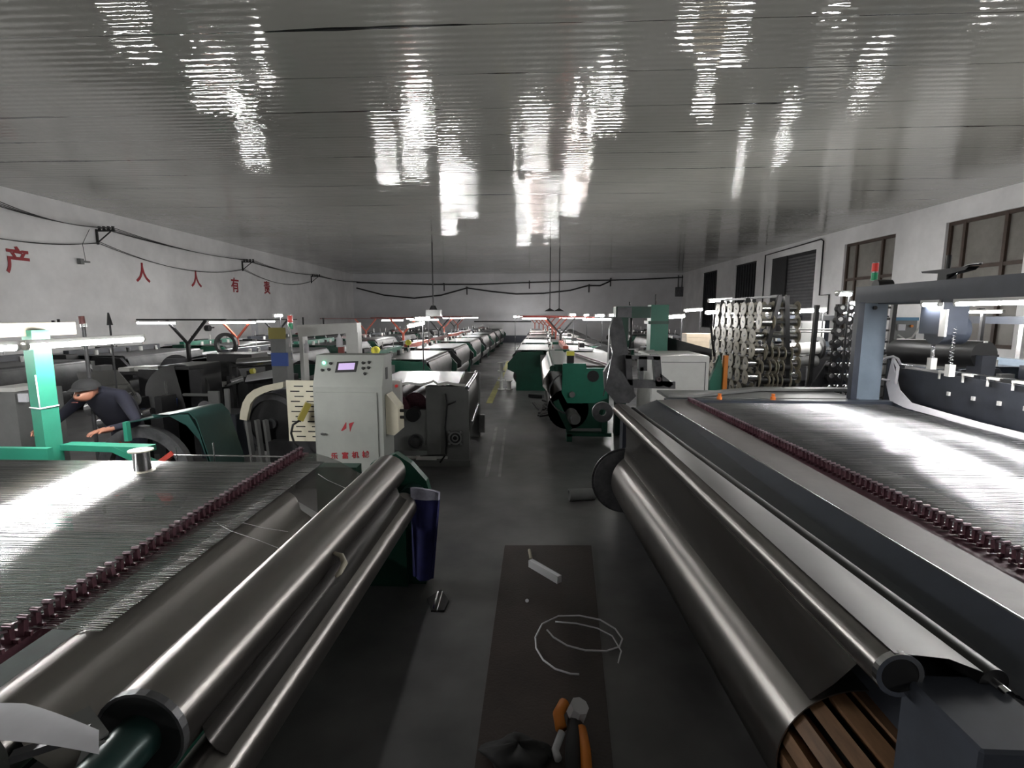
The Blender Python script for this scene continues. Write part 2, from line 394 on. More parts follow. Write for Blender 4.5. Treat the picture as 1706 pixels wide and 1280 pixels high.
# rolls
def lroll(x, z, r, ya, yb, name, m, n=48):
    return MB().cyl((LX(x, ya), ya, z), (LX(x, yb), yb, z), r, n=n)
R1 = lroll(-1.535, 1.0, .11, 1.16, 3.0, '', '').build('breast_roll', 'mesh', LL, 'upper roll the mesh runs over, next to the hooks')
R2 = MB().cyl((-1.165, 1.3, .965), (-1.165, 3.86, .965), .135, n=48).build('cloth_roll', 'mesh', LL, 'thick dark roll of wire mesh with a green axle')
a = Vector((-1.165, 1.3, .965))
MB().ring(a+Vector((0, -.004, 0)), a+Vector((0, .02, 0)), .137, .127).build('rim', 'iron', R2)
MB().cyl(a+Vector((0, -.002, 0)), a+Vector((0, .01, 0)), .127).build('end_plate', 'black', R2)
MB().cyl((-1.165, .8, .965), (-1.165, 1.31, .965), .068, n=28).ring((-1.165, 1.0, .965), (-1.165, 1.06, .965), .075, .05).build('axle', 'green_sheen', R2)
R3 = MB().cyl((-1.03, .7, .74), (-1.015, 3.72, .74), .105, n=40).build('take_up_roll', 'mesh', LL, 'lower mesh roll along the aisle')
# mesh sheets
def lsheet(pts, ya, yb, n=2):
    rows = []
    for i in range(n+1):
        y = ya+(yb-ya)*i/n; rows.append([(LX(x, y), y, z) for x, z in pts])
    return MB().sheet(rows, .0015)
c1 = [(-1.535+.1115*math.cos(t), 1.0+.1115*math.sin(t)) for t in [math.radians(a) for a in (150, 130, 110, 90, 70, 50, 35)]]
lsheet(c1+[(-1.41, .985), (-1.36, .95), (-1.30, .90)], 1.2, 2.99).build('mesh_cloth', 'mesh', LL, 'brown grey woven mesh between the rolls')
lsheet([(-1.73, 1.115), (-1.64, 1.115), (-1.55, 1.09), (-1.45, 1.05), (-1.35, .99), (-1.25, .93)], 3.0, 3.82).build('mesh_cloth', 'mesh_sheer', LL, 'sheer end of the woven mesh, seen through')
MB().sheet([[(x, y, z) for x, z in ((-1.034, .93), (-1.02, .885), (-.995, .85), (-.96, .832))] for y in (1.38, 2.1, 2.9, 3.6)], .0015).build('mesh_cloth', 'mesh_shade_dark', LL, 'loose see-through mesh hanging down to the lower roll')
# loose wire tails on cloth
o = MB().tube([aZ(350, 866, 1.115), aZ(385, 885, 1.12), aZ(430, 900, 1.12), aZ(475, 918, 1.08)], .0012, 5).tube([aZ(400, 870, 1.11), aZ(440, 880, 1.10), aZ(480, 886, 1.09)], .001, 5).tube([aZ(530, 790, 1.08), aZ(545, 800, 1.05), aZ(586, 818, 1.0)], .0014, 5)
o.build('loose_wire', 'white_cloth', LL)
tg = MB(); pts = [aZ(553, 925, .98), aZ(566, 930, .97), aZ(571, 942, .955), aZ(563, 958, .94), aZ(556, 965, .93)]
tg.tube([p+Vector((.01, 0, .012)) for p in pts], lambda t: .008+.008*math.sin(t*3.1), 7)
tag(tg.build('wire_tangle', 'cream_dark'), 'crumpled yellowish scrap caught on the dark mesh beside the aisle', 'scrap')
# frame of the left loom
fr = MB()
for y in (1.0, 3.9):
    fr.box(LX(-1.5, y), LX(-.95, y), y-.05, y+.05, 0, .80).box(-1.75, -1.42, y-.06, y+.06, 0, 1.0)
fr.bar((LX(-1.55, .9), .9, .35), (LX(-1.55, 3.95), 3.95, .35), .12, .3)
fr.build('frame', 'green_dark', LL)
g = MB(); y = 3.93
g.prism([(-1.5, .7), (-1.32, 1.02), (-1.12, 1.1), (-1.0, 1.02), (-.88, .88), (-.8, .6), (-.9, 0), (-1.5, 0)], y-.03, y+.05, 'y'); g.build('end_plate', 'green_dark', LL)
MB().cyl((-.96, 3.74, .76), (-.98, 3.9, .76), .12, .1, 24).build('roll_bearing', 'green_sheen', LL)
# under the warp: bars and rails seen through the wires
a, b = edge((240, 797), (0, 885), 1.0, 1.3, 3.5); MB().bar(a, b, .11, .04).build('rail', 'grey_paint', LL)
MB().box(-6, -1.9, 3.5, 3.62, .9, 1.08).box(-6, -1.9, 1.36, 1.46, .8, .98).build('side_rail', 'dark', LL)
MB().box(-6, -1.85, 1.5, 3.45, .55, .6).build('oil_tray', 'tray_dark', LL)
# column and beam
cx = -4.2; cy = 4.15
MB().prism([(cx-.08, cy-.10), (cx+.04, cy-.13), (cx+.09, cy-.02), (cx-.03, cy+.07)], 0, 2.07, 'z').build('column', 'green', LL)
MB().bar((cx-.35, cy-.25, 1.03), (cx+.2, cy-.25, 1.03), .05, .16).bar((cx+.1, cy, 1.06), (-3.3, 4.1, 1.06), .12, .05).bar((-3.6, 4.1, 1.06), (-3.25, 4.1, .9), .1, .05).build('bracket', 'green', LL)
MB().tube([Vector((cx-.085, cy-.104, 1.42)), Vector((cx+.041, cy-.138, 1.415)), Vector((cx+.095, cy-.02, 1.425))], .006).tube([(cx+.035, cy-.135, 1.7), (cx+.041, cy-.138, 1.42)], .005).build('tie', 'white_cloth', LL, 'white string tied round the green column')
MB().box(-4.45, -4.22, 1.5, 4.5, 2.02, 2.13).build('beam', 'cream_dark', LL)
MB().cyl((-4.3, 3.0, 2.13), (-4.3, 3.0, 2.17), .01).build('bolt', 'black', LL)
tube_lamp((-3.80, 3.6, 1.965), (-3.83, 4.8, 1.965), 'bright tube lamp in front of the green column', r=.026)
tube_lamp((-3.78, 2.36, 1.965), (-3.8, 3.56, 1.965), 'bright tube lamp under the pale beam, cut by the picture edge', r=.026)
tube_lamp((-6.9, 2.6, 1.98), (-6.9, 3.8, 1.98), 'tube lamp on the outer side of the loom, out past the beam')
# paper strip and arm at the near end
t = thing('paper_strip', 'white paper strip lying over the end of the mesh roll', 'paper', aZ(80, 1210, 1.1))
rows = []
for i in range(9):
    s_ = i/8; px = -30+195*s_
    top = aZ(px, 1172+38*max(0, s_-.35)**1.2*2, 1.12-.05*max(0, s_-.6)); bot = aZ(px, 1232-5*math.sin(s_*3)+26*s_, 1.10-.05*max(0, s_-.6)); rows.append([top, lerp(top, bot, .5)+Vector((0, 0, .006)), bot])
MB().sheet(rows, .001).build('sheet', 'paper', t)
MB().bar(aZ(20, 1262, 1.03), aZ(150, 1218, 1.05), .03, .02).build('support_arm', 'iron', LL)
p = MB(); pp = [aZ(128, 1190, 1.06), aZ(160, 1235, 1.03), aZ(140, 1290, .98)]; p.bar(pp[0], pp[1], .06, .012).bar(pp[1], pp[2], .05, .012); p.build('bracket_arm', 'grey_paint', LL)
# wire spool standing by the warp
def spool(name, h, r, rc, m_fl='cream', m_w='steel'):
    t = thing(name, '', 'spool'); 
    a = MB().ring((0, 0, 0), (0, 0, .008), r, .012, 28).build('flange', m_fl, t); MB().ring((0, 0, h-.008), (0, 0, h), r, .012, 28).build('flange', m_fl, t)
    MB().cyl((0, 0, .008), (0, 0, h-.008), rc, n=28).build('wire_winding', m_w, t); return t
s0 = spool('wire_spool', .155, .075, .052, 'cream', 'chrome'); s0.location = aZ(238, 786, 1.13); s0['label'] = 'small cream flanged spool of bright wire standing on the warp wires'
rl = MB().cyl(aY(290, 758, 3.75), aY(520, 762, 3.75), .006, n=8)
for px, y0, y1 in ((355, 738, 775), (418, 758, 775), (293, 745, 775)): rl.cyl(aY(px, y0, 3.7), aY(px+3, y1, 3.7), .005, n=8)
rl.build('guide_rod', 'chrome', LL)
# navy garment hanging
t = thing('hanging_cloth', 'navy cloth with a white patterned band hanging at the aisle end of the loom', 'cloth', (-.8, 3.8, .3))
rows = []; rows2 = []
for i in range(13):
    s_ = i/12
    xt = lerp(aY(684, 830, 3.72), aY(733, 832, 3.72), s_); xb = lerp(aY(688, 960, 3.74), aY(722, 965, 3.74), s_)
    wv = .02*math.sin(s_*9)
    rows.append([xt+Vector((0, wv*.4, 0)), lerp(xt, xb, .3)+Vector((0, wv*.7, 0)), lerp(xt, xb, .65)+Vector((0, wv, 0)), xb+Vector((0, wv*1.5, 0))])
    a_ = lerp(aY(684, 812, 3.72), aY(733, 820, 3.72), s_)+Vector((0, wv*.3, .012*math.sin(s_*3.1))); rows2.append([a_, xt+Vector((0, wv*.4-.003, 0))])
MB().sheet(rows, .03).build('cloth', 'navy_cloth', t); MB().sheet(rows2, .034).build('band', 'band_cloth', t)

# ------------------------------------------------------------ loom beside the aisle, right, nearest
RL = thing('weaving_loom', 'large navy wire mesh loom with red hooked guide bar and wood-slatted take-up drum', 'loom', (2.5, 3.8, 0))
YA, YZ = 1.44, 5.72
hlA, hlZ = edge((1025, 672), (1500, 1110), 1.2, YA, YZ)
gpA, gpZ = edge((1060, 685), (1595, 1080), 1.16, YA, YZ)
ngA, ngZ = edge((1110, 677), (1705, 1035), 1.2, .6, 6.0)
gmA, gmZ = edge((1135, 662), (1705, 972), 1.2, .6, 6.1)
hkA, hkZ = edge((1150, 668), (1705, 930), 1.2, 1.3, 6.0)
def V3(x, y, z): return Vector((x, y, z))
RU = .066
A = hlA+V3(.035, 0, -RU+.005); Z = hlZ+V3(.03, 0, -RU+.005)
ur = MB().cyl(A, Z, RU, n=48).build('breast_roll', 'mesh', RL, 'upper roll with a bright streak along it')
MB().ring(A+V3(0, -.006, 0), A+V3(0, .015, 0), RU+.003, RU-.012).build('rim', 'chrome', ur); MB().cyl(A+V3(0, -.002, 0), A+V3(0, .005, 0), RU-.01).build('end_plate', 'black', ur)
G0 = gpA+V3(.02, .0, -.04); G1 = gpZ+V3(.02, 0, -.04)
gr = MB().cyl(G0, G1, .045, n=32).build('guide_roll', 'black', RL); MB().cyl(G0+V3(.0, -.05, 0), G0, .016, n=16).build('shaft', 'chrome', gr)
MB().sheet([[A+V3(-.02, 0, RU+.002), lerp(A, G0, .5)+V3(0, 0, RU-.022+.02), G0+V3(-.035, 0, .035)], [Z+V3(-.02, 0, RU+.002), lerp(Z, G1, .5)+V3(0, 0, RU-.022+.02), G1+V3(-.035, 0, .035)]], .0015).build('mesh_cloth', 'mesh_flat', RL, 'flat grey strip of mesh between the upper rolls')
# lower roll
D0, D1 = V3(1.235, 1.8, .50), V3(1.075, 5.1, .50); RD = .30
def dk(Y): return lerp(D0, D1, (Y-1.8)/3.3)
prof = []
rows = []
ang = [math.radians(90+360*i/72) for i in range(73)]
for Y in [1.8+3.3*i/30 for i in range(31)]:
    c = dk(Y); rr = RD+.0022*math.sin(Y*5.1)*math.sin(Y*2.3)
    rows.append([c+V3(math.cos(a_)*rr, 0, math.sin(a_)*rr) for a_ in ang])
dr = MB().sheet(rows, -.006).build('mesh_drum', 'mesh', RL, 'big roll of finished woven wire mesh, loose edge')
MB().cyl(dk(1.15), dk(5.2), .20, n=32).build('drum_core', 'black', RL)
for k in range(20):
    a_ = 2*math.pi*k/20; n_ = V3(math.cos(a_), 0, math.sin(a_)); c0, c1_ = dk(1.28)+n_*.255, dk(1.83)+n_*.262
    tn = V3(-n_.z, 0, n_.x); P = [c+n_*i*.022+tn*j*.028 for c in (c0, c1_) for i, j in ((-1, -1), (1, -1), (1, 1), (-1, 1))]
    MB()._add(P, [(3, 2, 1, 0), (4, 5, 6, 7), (0, 1, 5, 4), (1, 2, 6, 5), (2, 3, 7, 6), (3, 0, 4, 7)]).build('slat', 'wood', RL)
# sheet from upper roll down to drum
rows = []
for i in range(9):
    Y = 1.82+3.26*i/8; Yt = 1.55+3.53*i/8; u = lerp(A, Z, (Yt-YA)/(YZ-YA)); c = dk(Y)
    p0_ = u+V3(-RU*.98, 0, -.02); p1_ = u+V3(-RU*.72, 0, -RU*.72); p3 = c+V3(-RD*.62, 0, RD*.80)
    rows.append([p0_, p1_, lerp(p1_, p3, .5)+V3(.012, 0, 0), p3, c+V3(-RD*.87, 0, RD*.52)])
MB().sheet(rows, .0015).build('mesh_cloth', 'mesh_thin', RL, 'mesh running down from the upper roll to the drum')
# gear at far end
gb = MB(); gc = V3(.93, 5.2, .47); gb.cyl(gc, gc+V3(0, .05, 0), .325, n=60)
for k in range(60):
    a_ = 2*math.pi*k/60; n_ = V3(math.cos(a_), 0, math.sin(a_)); gb.bar(gc+n_*.32+V3(0, .025, 0), gc+n_*.347+V3(0, .025, 0), .016, .05)
gb.build('gear', 'iron', RL, 'dark toothed gear wheel at the far end')
# boards
def board(a, b, c, d, th, name, m, label=None):
    return MB()._add([a, b, c, d, a-V3(0, 0, th), b-V3(0, 0, th), c-V3(0, 0, th), d-V3(0, 0, th)], [(0, 1, 2, 3), (7, 6, 5, 4), (0, 4, 5, 1), (1, 5, 6, 2), (2, 6, 7, 3), (3, 7, 4, 0)]).build(name, m, RL, label)
g0 = lerp(G0, G1, (.6-YA)/(YZ-YA)); 
board(V3(g0.x+.05, .6, 1.10), ngA, ngZ, V3(G1.x+.05, 6.0, 1.10), .03, 'apron_board', 'navy', 'smooth navy board beside the guide roll')
board(ngA, gmA, gmZ, ngZ, .05, 'breast_beam', 'taupe', 'taupe flat beam running the length of the loom')
mb_ = MB().bar(ngA+V3(.004, 0, .004), ngZ+V3(.004, 0, .004), .006, .006); mb_.build('edge_strip', 'steel', RL)
hA, hZ = lerp(gmA, hkA, .0), None
board(gmA+V3(.005, 0, -.03), gmA+V3(.22, 0, -.03), gmZ+V3(.14, 0, -.03), gmZ+V3(.005, 0, -.03), .03, 'guide_bar', 'maroon')
kk = (hkZ.x-hkA.x)/(hkZ.y-hkA.y)
hooks(RL, lambda Y: hkA.x+kk*(Y-1.3)-.02, [1.55+.0465*i for i in range(96)], 1.205)
mat('wire_soft', (.31, .31, .32), .19, 1.)
o = wires(1.62, 4.05, 1.165, 1.165, 1.5, 6.05, .0128, .0020, kx=0.).build('warp_wires', 'wire_soft', RL); o['kind'] = 'stuff'
# fabric reeds beneath the warp
MB().box(1.9, 4.1, 1.3, 6.05, 1.02, 1.06).build('warp_bed', 'bed_dark', RL)
a, b = edge((1330, 722), (1706, 905), 1.13, 1.8, 5.9); MB().bar(a, b, .16, .015).build('lease_bar', 'grey_paint', RL, 'paler grey bar under the warp wires')
MB().box(1.55, 4.4, 6.08, 6.22, 1.0, 1.19).build('side_rail', 'navy', RL)
MB().box(1.62, 3.9, 6.3, 6.9, 1.16, 1.19).prism([(1.6, 6.2), (2.9, 6.95), (4.1, 6.95), (4.1, 6.8), (2.95, 6.8), (1.9, 6.2)], 1.2, 1.235, 'z').build('side_tray', 'grey_paint', RL)
# sides
for x0, x1, y in ((1.2, 1.5, 5.95), (3.6, 4.3, 6.15), (1.45, 4.3, 1.2)):
    pass
MB().box(1.0, 1.6, 5.85, 6.05, 0, 1.05).box(3.7, 4.3, 6.1, 6.3, 0, 1.05).build('leg_frame', 'navy_dark', RL)
MB().box(1.25, 1.33, 1.0, 6.0, .75, 1.08).box(1.4, 1.5, .7, 6.0, .2, .9).build('inner_frame', 'navy_dark', RL)
# near end block
nb = MB(); q = aZ(1503, 1122, 1.12)
nb.box(q.x-.0, q.x+.25, q.y-.28, q.y-.0, .55, 1.12, .008); nb.box(q.x+.22, q.x+.5, q.y-.26, q.y-.05, .55, 1.02, .006); nb.build('end_block', 'bed_dark', RL)
MB().bar(V3(q.x+.18, q.y-.02, 1.10), V3(q.x+.55, q.y-.3, 1.03), .05, .03).bar(V3(q.x+.26, q.y-.02, 1.09), V3(q.x+.6, q.y-.22, 1.06), .03, .03).build('bracket', 'navy_dark', RL)
MB().prism([(q.x+.07, .92), (q.x+.13, .93), (q.x+.19, .84), (q.x+.16, .84), (q.x+.12, .88)], q.y-.285, q.y-.27, 'y').build('cover_slot', 'black', RL)
# white cloth and heald panel
rows = []
top = [(1487, 600), (1500, 650), (1520, 672), (1580, 690), (1640, 706), (1706, 722), (1780, 742)]
bot = [(1478, 640), (1484, 668), (1508, 680), (1570, 697), (1640, 722), (1706, 742), (1780, 766)]
Xc = [4.22, 4.18, 4.12, 4.08, 4.06, 4.05, 4.05]
for (a_, b_, x) in zip(top, bot, Xc): rows.append([aX(*a_, x+.03), aX((a_[0]+b_[0])/2, (a_[1]+b_[1])/2, x+.015)+V3(0, 0, .01), aX(*b_, x)])
t = thing('white_cloth', 'long white cloth strip draped along the edge of the warp wires', 'cloth', rows[2][2]); MB().sheet(rows, .012).build('cloth', 'white_cloth', t)
kn = MB()
kp = [aX(1472, 600, 4.2), aX(1478, 596, 4.2), aX(1488, 594, 4.22), aX(1496, 598, 4.25), aX(1500, 607, 4.28)]
kn.tube(kp, .014, 8).tube([aX(1488, 598, 4.22), aX(1496, 612, 4.2), aX(1492, 640, 4.19)], .018, 8).tube([aX(1470, 632, 4.2), aX(1482, 634, 4.2)], .012); kn.build('knot', 'white_cloth', t)
xp = 4.3
r0, r1 = aX(1500, 607, xp), aX(1706, 637, xp); kz = (r1.z-r0.z)/(r1.y-r0.y)
MB().box(xp, xp+.04, 2.6, r0.y+.0, 1.17, 1.57).build('heald_panel', 'navy_dark', RL, 'dark panel hung with small white clamps')
MB().cyl(r0, V3(xp, 2.6, r0.z), .008, n=10).build('rod', 'chrome', RL)
for px in (1566, 1606, 1648, 1691):
    y = aX(px, 620, xp-.01).y
    c = MB().bar(V3(xp-.02, y, 1.6), V3(xp-.02, y-.12, 1.6), .02, .02).bar(V3(xp-.02, y-.01, 1.6), V3(xp-.02, y-.01, 1.52), .015, .015); c.build('clamp', 'white_paint', RL)
    MB().box(xp-.02, xp, y-.16, y-.13, 1.36, 1.40).build('label_plate', 'white_paint', RL)
# column, beam
cxl, cyl_ = 4.12, 6.3
cp = [aY(1416, 660, 6.3).x, aY(1462, 660, 6.3).x]
cp[0] = aY(1414, 620, 6.33).x
MB().box(cp[0]+.08, aY(1469, 620, 6.3).x, 6.3, 6.36, .9, 2.33).build('column', 'bluegrey', RL, 'light blue-grey steel column')
MB().box(cp[0], cp[0]+.07, 6.25, 6.33, .9, 2.34).build('column_flange', 'navy', RL)
bx = MB()
for px in (1433, 1457): p = aY(px, 513, 6.29); bx.cyl(p, p-V3(0, .02, 0), .022, n=14)
bx.build('bolt', 'black', RL)
bt = aX(1427, 478, 4.05); 
MB().box(4.02, 4.42, 1.6, 6.75, 2.32, 2.54).build('beam', 'navy', RL, 'navy overhead beam')
tube_lamp((4.0, 3.95, 2.30), (4.0, 5.15, 2.30), 'bright tube lamp under the navy beam, above the white cloth', r=.02)
tube_lamp((4.0, 2.7, 2.30), (4.0, 3.9, 2.30), 'tube lamp under the navy beam at its near end', r=.02)
tube_lamp((4.02, 5.35, 2.30), (4.02, 5.6, 2.30), 'short stub of tube lamp under the navy beam by the motor', r=.02)
tube_lamp((4.6, 3.2, 2.30), (4.6, 4.4, 2.30), 'added tube lamp on the wall side of the navy beam')  # extra lamp, added for the glare on the warp wires
q = aY(1410, 490, 7.4); t_ = tube_lamp(q-V3(.13, 0, 0), q+V3(.13, .1, 0), 'short glowing lamp at the end of the navy beam', r=.026); MB().cyl(q+V3(.1, .1, .03), V3(q.x+.1, q.y+.1, 0), .015, n=8).build('post', 'dark', t_)
# motor unit and springs
q = aX(1575, 540, 4.1)
mu = MB().box(4.05, 4.3, q.y-.02, q.y+.28, 2.0, 2.32).cyl(V3(4.1, q.y+.13, 2.04), V3(4.35, q.y+.13, 2.04), .15, n=28); mu.build('lift_motor', 'navy', RL, 'rounded grey lift motor under the beam')
MB().box(4.04, 4.06, q.y-.08, q.y-.0, 1.98, 2.25).build('motor_plate', 'white_paint', RL)
for px, y0, y1 in ((1556, 572, 600), (1591, 545, 612)):
    a_, b_ = aX(px, y0, 4.18), aX(px, y1, 4.18); b_ = V3(a_.x, a_.y, b_.z); P = []
    for i in range(61):
        s_ = i/60; P.append(lerp(a_, b_, s_)+V3(math.cos(i*1.25)*.018, math.sin(i*1.25)*.018, 0))
    MB().tube(P, .005, 6).build('spring', 'chrome', RL)
    MB().box(a_.x-.03, a_.x+.03, a_.y-.03, a_.y+.03, b_.z-.1, b_.z+.02).build('spring_block', 'white_paint', RL)
# signal tower, lifting wheel on top of beam
def signal(base, label, s=1.):
    t = thing('signal_tower', label, 'signal light', base); b_ = Vector(base)
    MB().cyl(b_, b_+V3(0, 0, .08*s), .008*s, n=10).build('pole', 'steel', t)
    MB().cyl(b_+V3(0, 0, .08*s), b_+V3(0, 0, .16*s), .032*s, n=20).build('green_light', 'lamp_green', t)
    MB().cyl(b_+V3(0, 0, .162*s), b_+V3(0, 0, .175*s), .033*s, n=20).build('ring', 'steel', t)
    MB().cyl(b_+V3(0, 0, .177*s), b_+V3(0, 0, .265*s), .032*s, n=20).build('red_light', 'lamp_red', t)
    MB().cyl(b_+V3(0, 0, .265*s), b_+V3(0, 0, .275*s), .033*s, n=20).build('cap', 'steel', t); return t
q = aX(1455, 480, 4.3); signal(V3(4.3, q.y, 2.54), 'red over green signal tower standing on the navy beam', 1.15)
q = aX(1470, 470, 4.2); MB().cyl(V3(4.12, q.y, 2.55), V3(4.3, q.y, 2.55), .07, n=20).build('cap_nut', 'black', RL)
q = aX(1578, 458, 4.2)
hw = thing('lifting_screw', 'black lifting screw with a flat crosspiece on top of the navy beam', 'screw', V3(4.2, q.y, 2.54))
MB().cyl(V3(4.2, q.y, 2.54), V3(4.2, q.y, 2.80), .022, n=14).build('screw', 'black', hw)
MB().prism([(q.y-.32, 2.66), (q.y+.30, 2.66), (q.y+.28, 2.64), (q.y+.06, 2.62), (q.y+.06, 2.54), (q.y-.06, 2.54), (q.y-.06, 2.6), (q.y-.28, 2.63)], 4.15, 4.25, 'x').build('crosspiece', 'black', hw)
MB().tube([V3(4.18, q.y-.05, 2.57), V3(4.18, q.y-.22, 2.66), V3(4.18, q.y-.3, 2.68), V3(4.18, q.y-.42, 2.68)], .014).build('lever', 'chrome', hw)
# far end lattice frame of the right loom
e = MB(); Y0 = 6.15
e.prism([tuple(aY(px, py, Y0))[::2] for px, py in ((1013, 640), (1016, 548), (1022, 528), (1036, 530), (1042, 560), (1058, 660), (1030, 668))], Y0, Y0+.12)
e.build('end_arm', 'iron', RL)
e = MB()
def pz(px, py): p = aY(px, py, Y0-.05); return (p.x, p.z)
for quad in (((1042, 592), (1100, 594), (1100, 600), (1042, 598)), ((1042, 592), (1052, 592), (1054, 642), (1044, 642)), ((1064, 594), (1078, 594), (1078, 618), (1064, 618)), ((1088, 594), (1100, 594), (1104, 644), (1092, 644)), ((1042, 632), (1125, 636), (1125, 648), (1042, 646)), ((1066, 612), (1072, 612), (1072, 634), (1066, 634)), ((1100, 622), (1122, 640), (1115, 646), (1098, 640))):
    e.prism([pz(*c) for c in quad], Y0-.06, Y0+.04)
e.build('end_lattice', 'iron', RL)
p = aY(1098, 632, Y0-.1); MB().ring(p, p+V3(0, .03, 0), .03, .012, 20).build('eye_bolt', 'chrome', RL)
e = MB(); 
for px, py, w_ in ((1055, 582, .12), (1062, 590, .08), (1083, 584, .1), (1090, 591, .1), (1072, 578, .06)): p = aY(px, py, 6.2); e.bar(p-V3(w_/2, 0, 0), p+V3(w_/2, .02, 0), .03, .015)
e.build('clip_row', 'chrome', RL)
p = aY(1000, 690, 6.4)
MB().ring(p+V3(.03, 0, .02), p+V3(.03, .06, .02), .13, .045).build('hand_wheel', 'iron', RL)
MB().tube([aY(1016, 560, 5.9), aY(1020, 590, 5.9), aY(1012, 630, 5.9), aY(1005, 660, 5.9)], .006).build('cable', 'chrome', RL)
MB().prism([tuple(aY(px, py, 6.0))[::2] for px, py in ((1018, 600), (1040, 625), (1060, 660), (1048, 672), (1026, 672), (1008, 650), (1006, 620))], 6.0, 6.1).build('cover', 'iron', RL)
t = thing('orange_valve', 'orange knob on the far rail of the navy loom, aisle side', 'knob', aY(1197, 656, 6.2)); 
def knob(t, p): MB().cyl(p-V3(0, 0, .02), p+V3(0, 0, .015), .03, n=14).build('base', 'orange_tip', t); MB().cyl(p+V3(0, 0, .015), p+V3(0, 0, .05), .018, .022, n=12).build('grip', 'orange_tip', t)
knob(t, V3(t.location.x, 6.16, 1.21)); t2 = thing('orange_valve', 'orange knob on the far rail of the navy loom, nearer the column', 'knob', aY(1286, 653, 6.2)); knob(t2, V3(t2.location.x, 6.16, 1.21))
#@@MID
# ------------------------------------------------------------ control cabinet
P0 = aY(522, 770, 5.8); xa, xb = aY(521, 640, 5.75).x, aY(636, 640, 5.75).x; yf = 5.75; zt = aY(580, 592, 5.85).z
cab = thing('control_cabinet', 'grey electrical control cabinet with a lit screen and green lamp, behind the clear mesh roll', 'cabinet', (xa, yf, 0))
zk = aY(560, 645, yf).z
MB().prism([(yf, .08), (yf, zk), (yf+.14, zt), (yf+.42, zt), (yf+.42, .08)], xa, xb, 'x').build('body', 'cabinet', cab)
MB().box(xa+.03, xb-.03, yf+.03, yf+.4, 0, .08).build('plinth', 'dark', cab)
dr_ = MB().box(xa+.03, xb-.06, yf-.015, yf+.002, .14, zk-.06, .004).build('door', 'cabinet', cab)
q = aY(538, 722, yf); MB().cyl((q.x, yf-.03, q.z), (q.x, yf-.012, q.z), .016, n=14).bar((q.x-.01, yf-.035, q.z), (q.x+.05, yf-.035, q.z), .014, .018).build('lock', 'steel', dr_)
n_ = Vector((0, -(zt-zk), .14)).normalized()
def onp(px, py, off=0.):        # point on the sloping panel
    d = ray(px, py); o_ = Vector((0, 0, CH)); p0_ = Vector((xa, yf, zk)); t = (p0_-o_).dot(n_)/d.dot(n_); return o_+d*t+n_*off
c4 = [onp(558, 621, .004), onp(593, 620, .004), onp(597, 602, .004), onp(562, 603, .004)]
def slabp(pts, th, name, m, par, lab=None):
    k = len(pts); return MB()._add(pts+[p-n_*th for p in pts], [tuple(range(k)), tuple(range(2*k-1, k-1, -1))]+[(i, k+i, k+(i+1) % k, (i+1) % k) for i in range(k)]).build(name, m, par, lab)
so = slabp(c4, .02, 'screen_bezel', 'black', cab)
slabp([onp(563, 617, .007), onp(590, 616, .007), onp(592, 605, .007), onp(565, 606, .007)], .004, 'screen', 'screen', so)
for i, (px, py, mm) in enumerate(((540, 605, 'green_lamp'), (551, 606, 'black'), (537, 617, 'black'), (548, 616, 'black'), (605, 605, 'black'), (615, 604, 'black'), (605, 614, 'black'), (614, 613, 'black'), (608, 623, 'black'))):
    p = onp(px, py); MB().cyl(p-n_*.005, p+n_*.018, .019, .015, 16).build('indicator_lamp' if i == 0 else 'button', mm, cab, 'lit green lamp' if i == 0 else None)
sp = MB().box(xb-.001, xb+.004, yf+.16, yf+.24, aY(632, 635, yf).z, aY(632, 615, yf).z).box(xb-.001, xb+.004, yf+.14, yf+.18, 1.13, 1.2); sp.build('vent', 'black', cab)
def text(body, size, loc, rot, m, name, par=None, ext=.002, bold=0.):
    cu = bpy.data.curves.new(name, 'FONT'); cu.body = body; cu.size = size; cu.extrude = ext; cu.offset = bold; cu.align_x = 'CENTER'; cu.align_y = 'CENTER'; cu.materials.append(MT[m]); cu.resolution_u = 4
    o = bpy.data.objects.new(name, cu); col.objects.link(o)
    dg = bpy.context.evaluated_depsgraph_get(); dg.update(); me = bpy.data.meshes.new_from_object(o.evaluated_get(dg)); bpy.data.objects.remove(o)
    o = bpy.data.objects.new(name, me); col.objects.link(o)
    if par: o.parent = par
    o.location = Vector(loc)-parent_loc(par); o.rotation_euler = rot; return o
for ch, px, py in (('乐', 557, 761), ('富', 575, 760), ('机', 592, 759), ('械', 609, 758)):
    q = aY(px, py, yf-.018); text(ch, .085, (q.x, yf-.018, q.z), (math.pi/2, 0, 0), 'sign_red', 'lettering', cab, .002, .002)
lg = MB()
for poly in (((568, 718), (576, 704), (577, 704), (577, 714), (571, 718)), ((581, 706), (590, 703), (586, 711), (583, 720), (582, 711))):
    lg.prism([(aY(px, py, yf-.017).x, aY(px, py, yf-.017).z) for px, py in poly], yf-.018, yf-.014)
lg.build('logo', 'sign_red', cab)
# cream box on the cabinet's side
q = aY(655, 700, 5.95); bx = thing('terminal_box', 'cream wedge-fronted box bolted beside the control cabinet', 'box', (xb+.1, 6, 1.0))
pa = [aY(642, 665, 5.9), aY(648, 663, 5.9)]
MB().prism([(xb+.005, aY(640, 658, 5.9).z), (xb+.02, aY(640, 656, 5.9).z), (aY(665, 676, 5.9).x, aY(665, 680, 5.9).z), (aY(665, 676, 5.9).x, aY(665, 718, 5.9).z), (xb+.1, aY(650, 724, 5.9).z), (xb+.005, aY(640, 722, 5.9).z)], 5.85, 6.1).build('body', 'cream', bx)
for z in (.98, 1.06): MB().cyl((aY(668, 676, 5.9).x-.02, 5.93, z), (aY(668, 676, 5.9).x+.03, 5.93, z), .02, n=10).build('gland', 'black', bx)
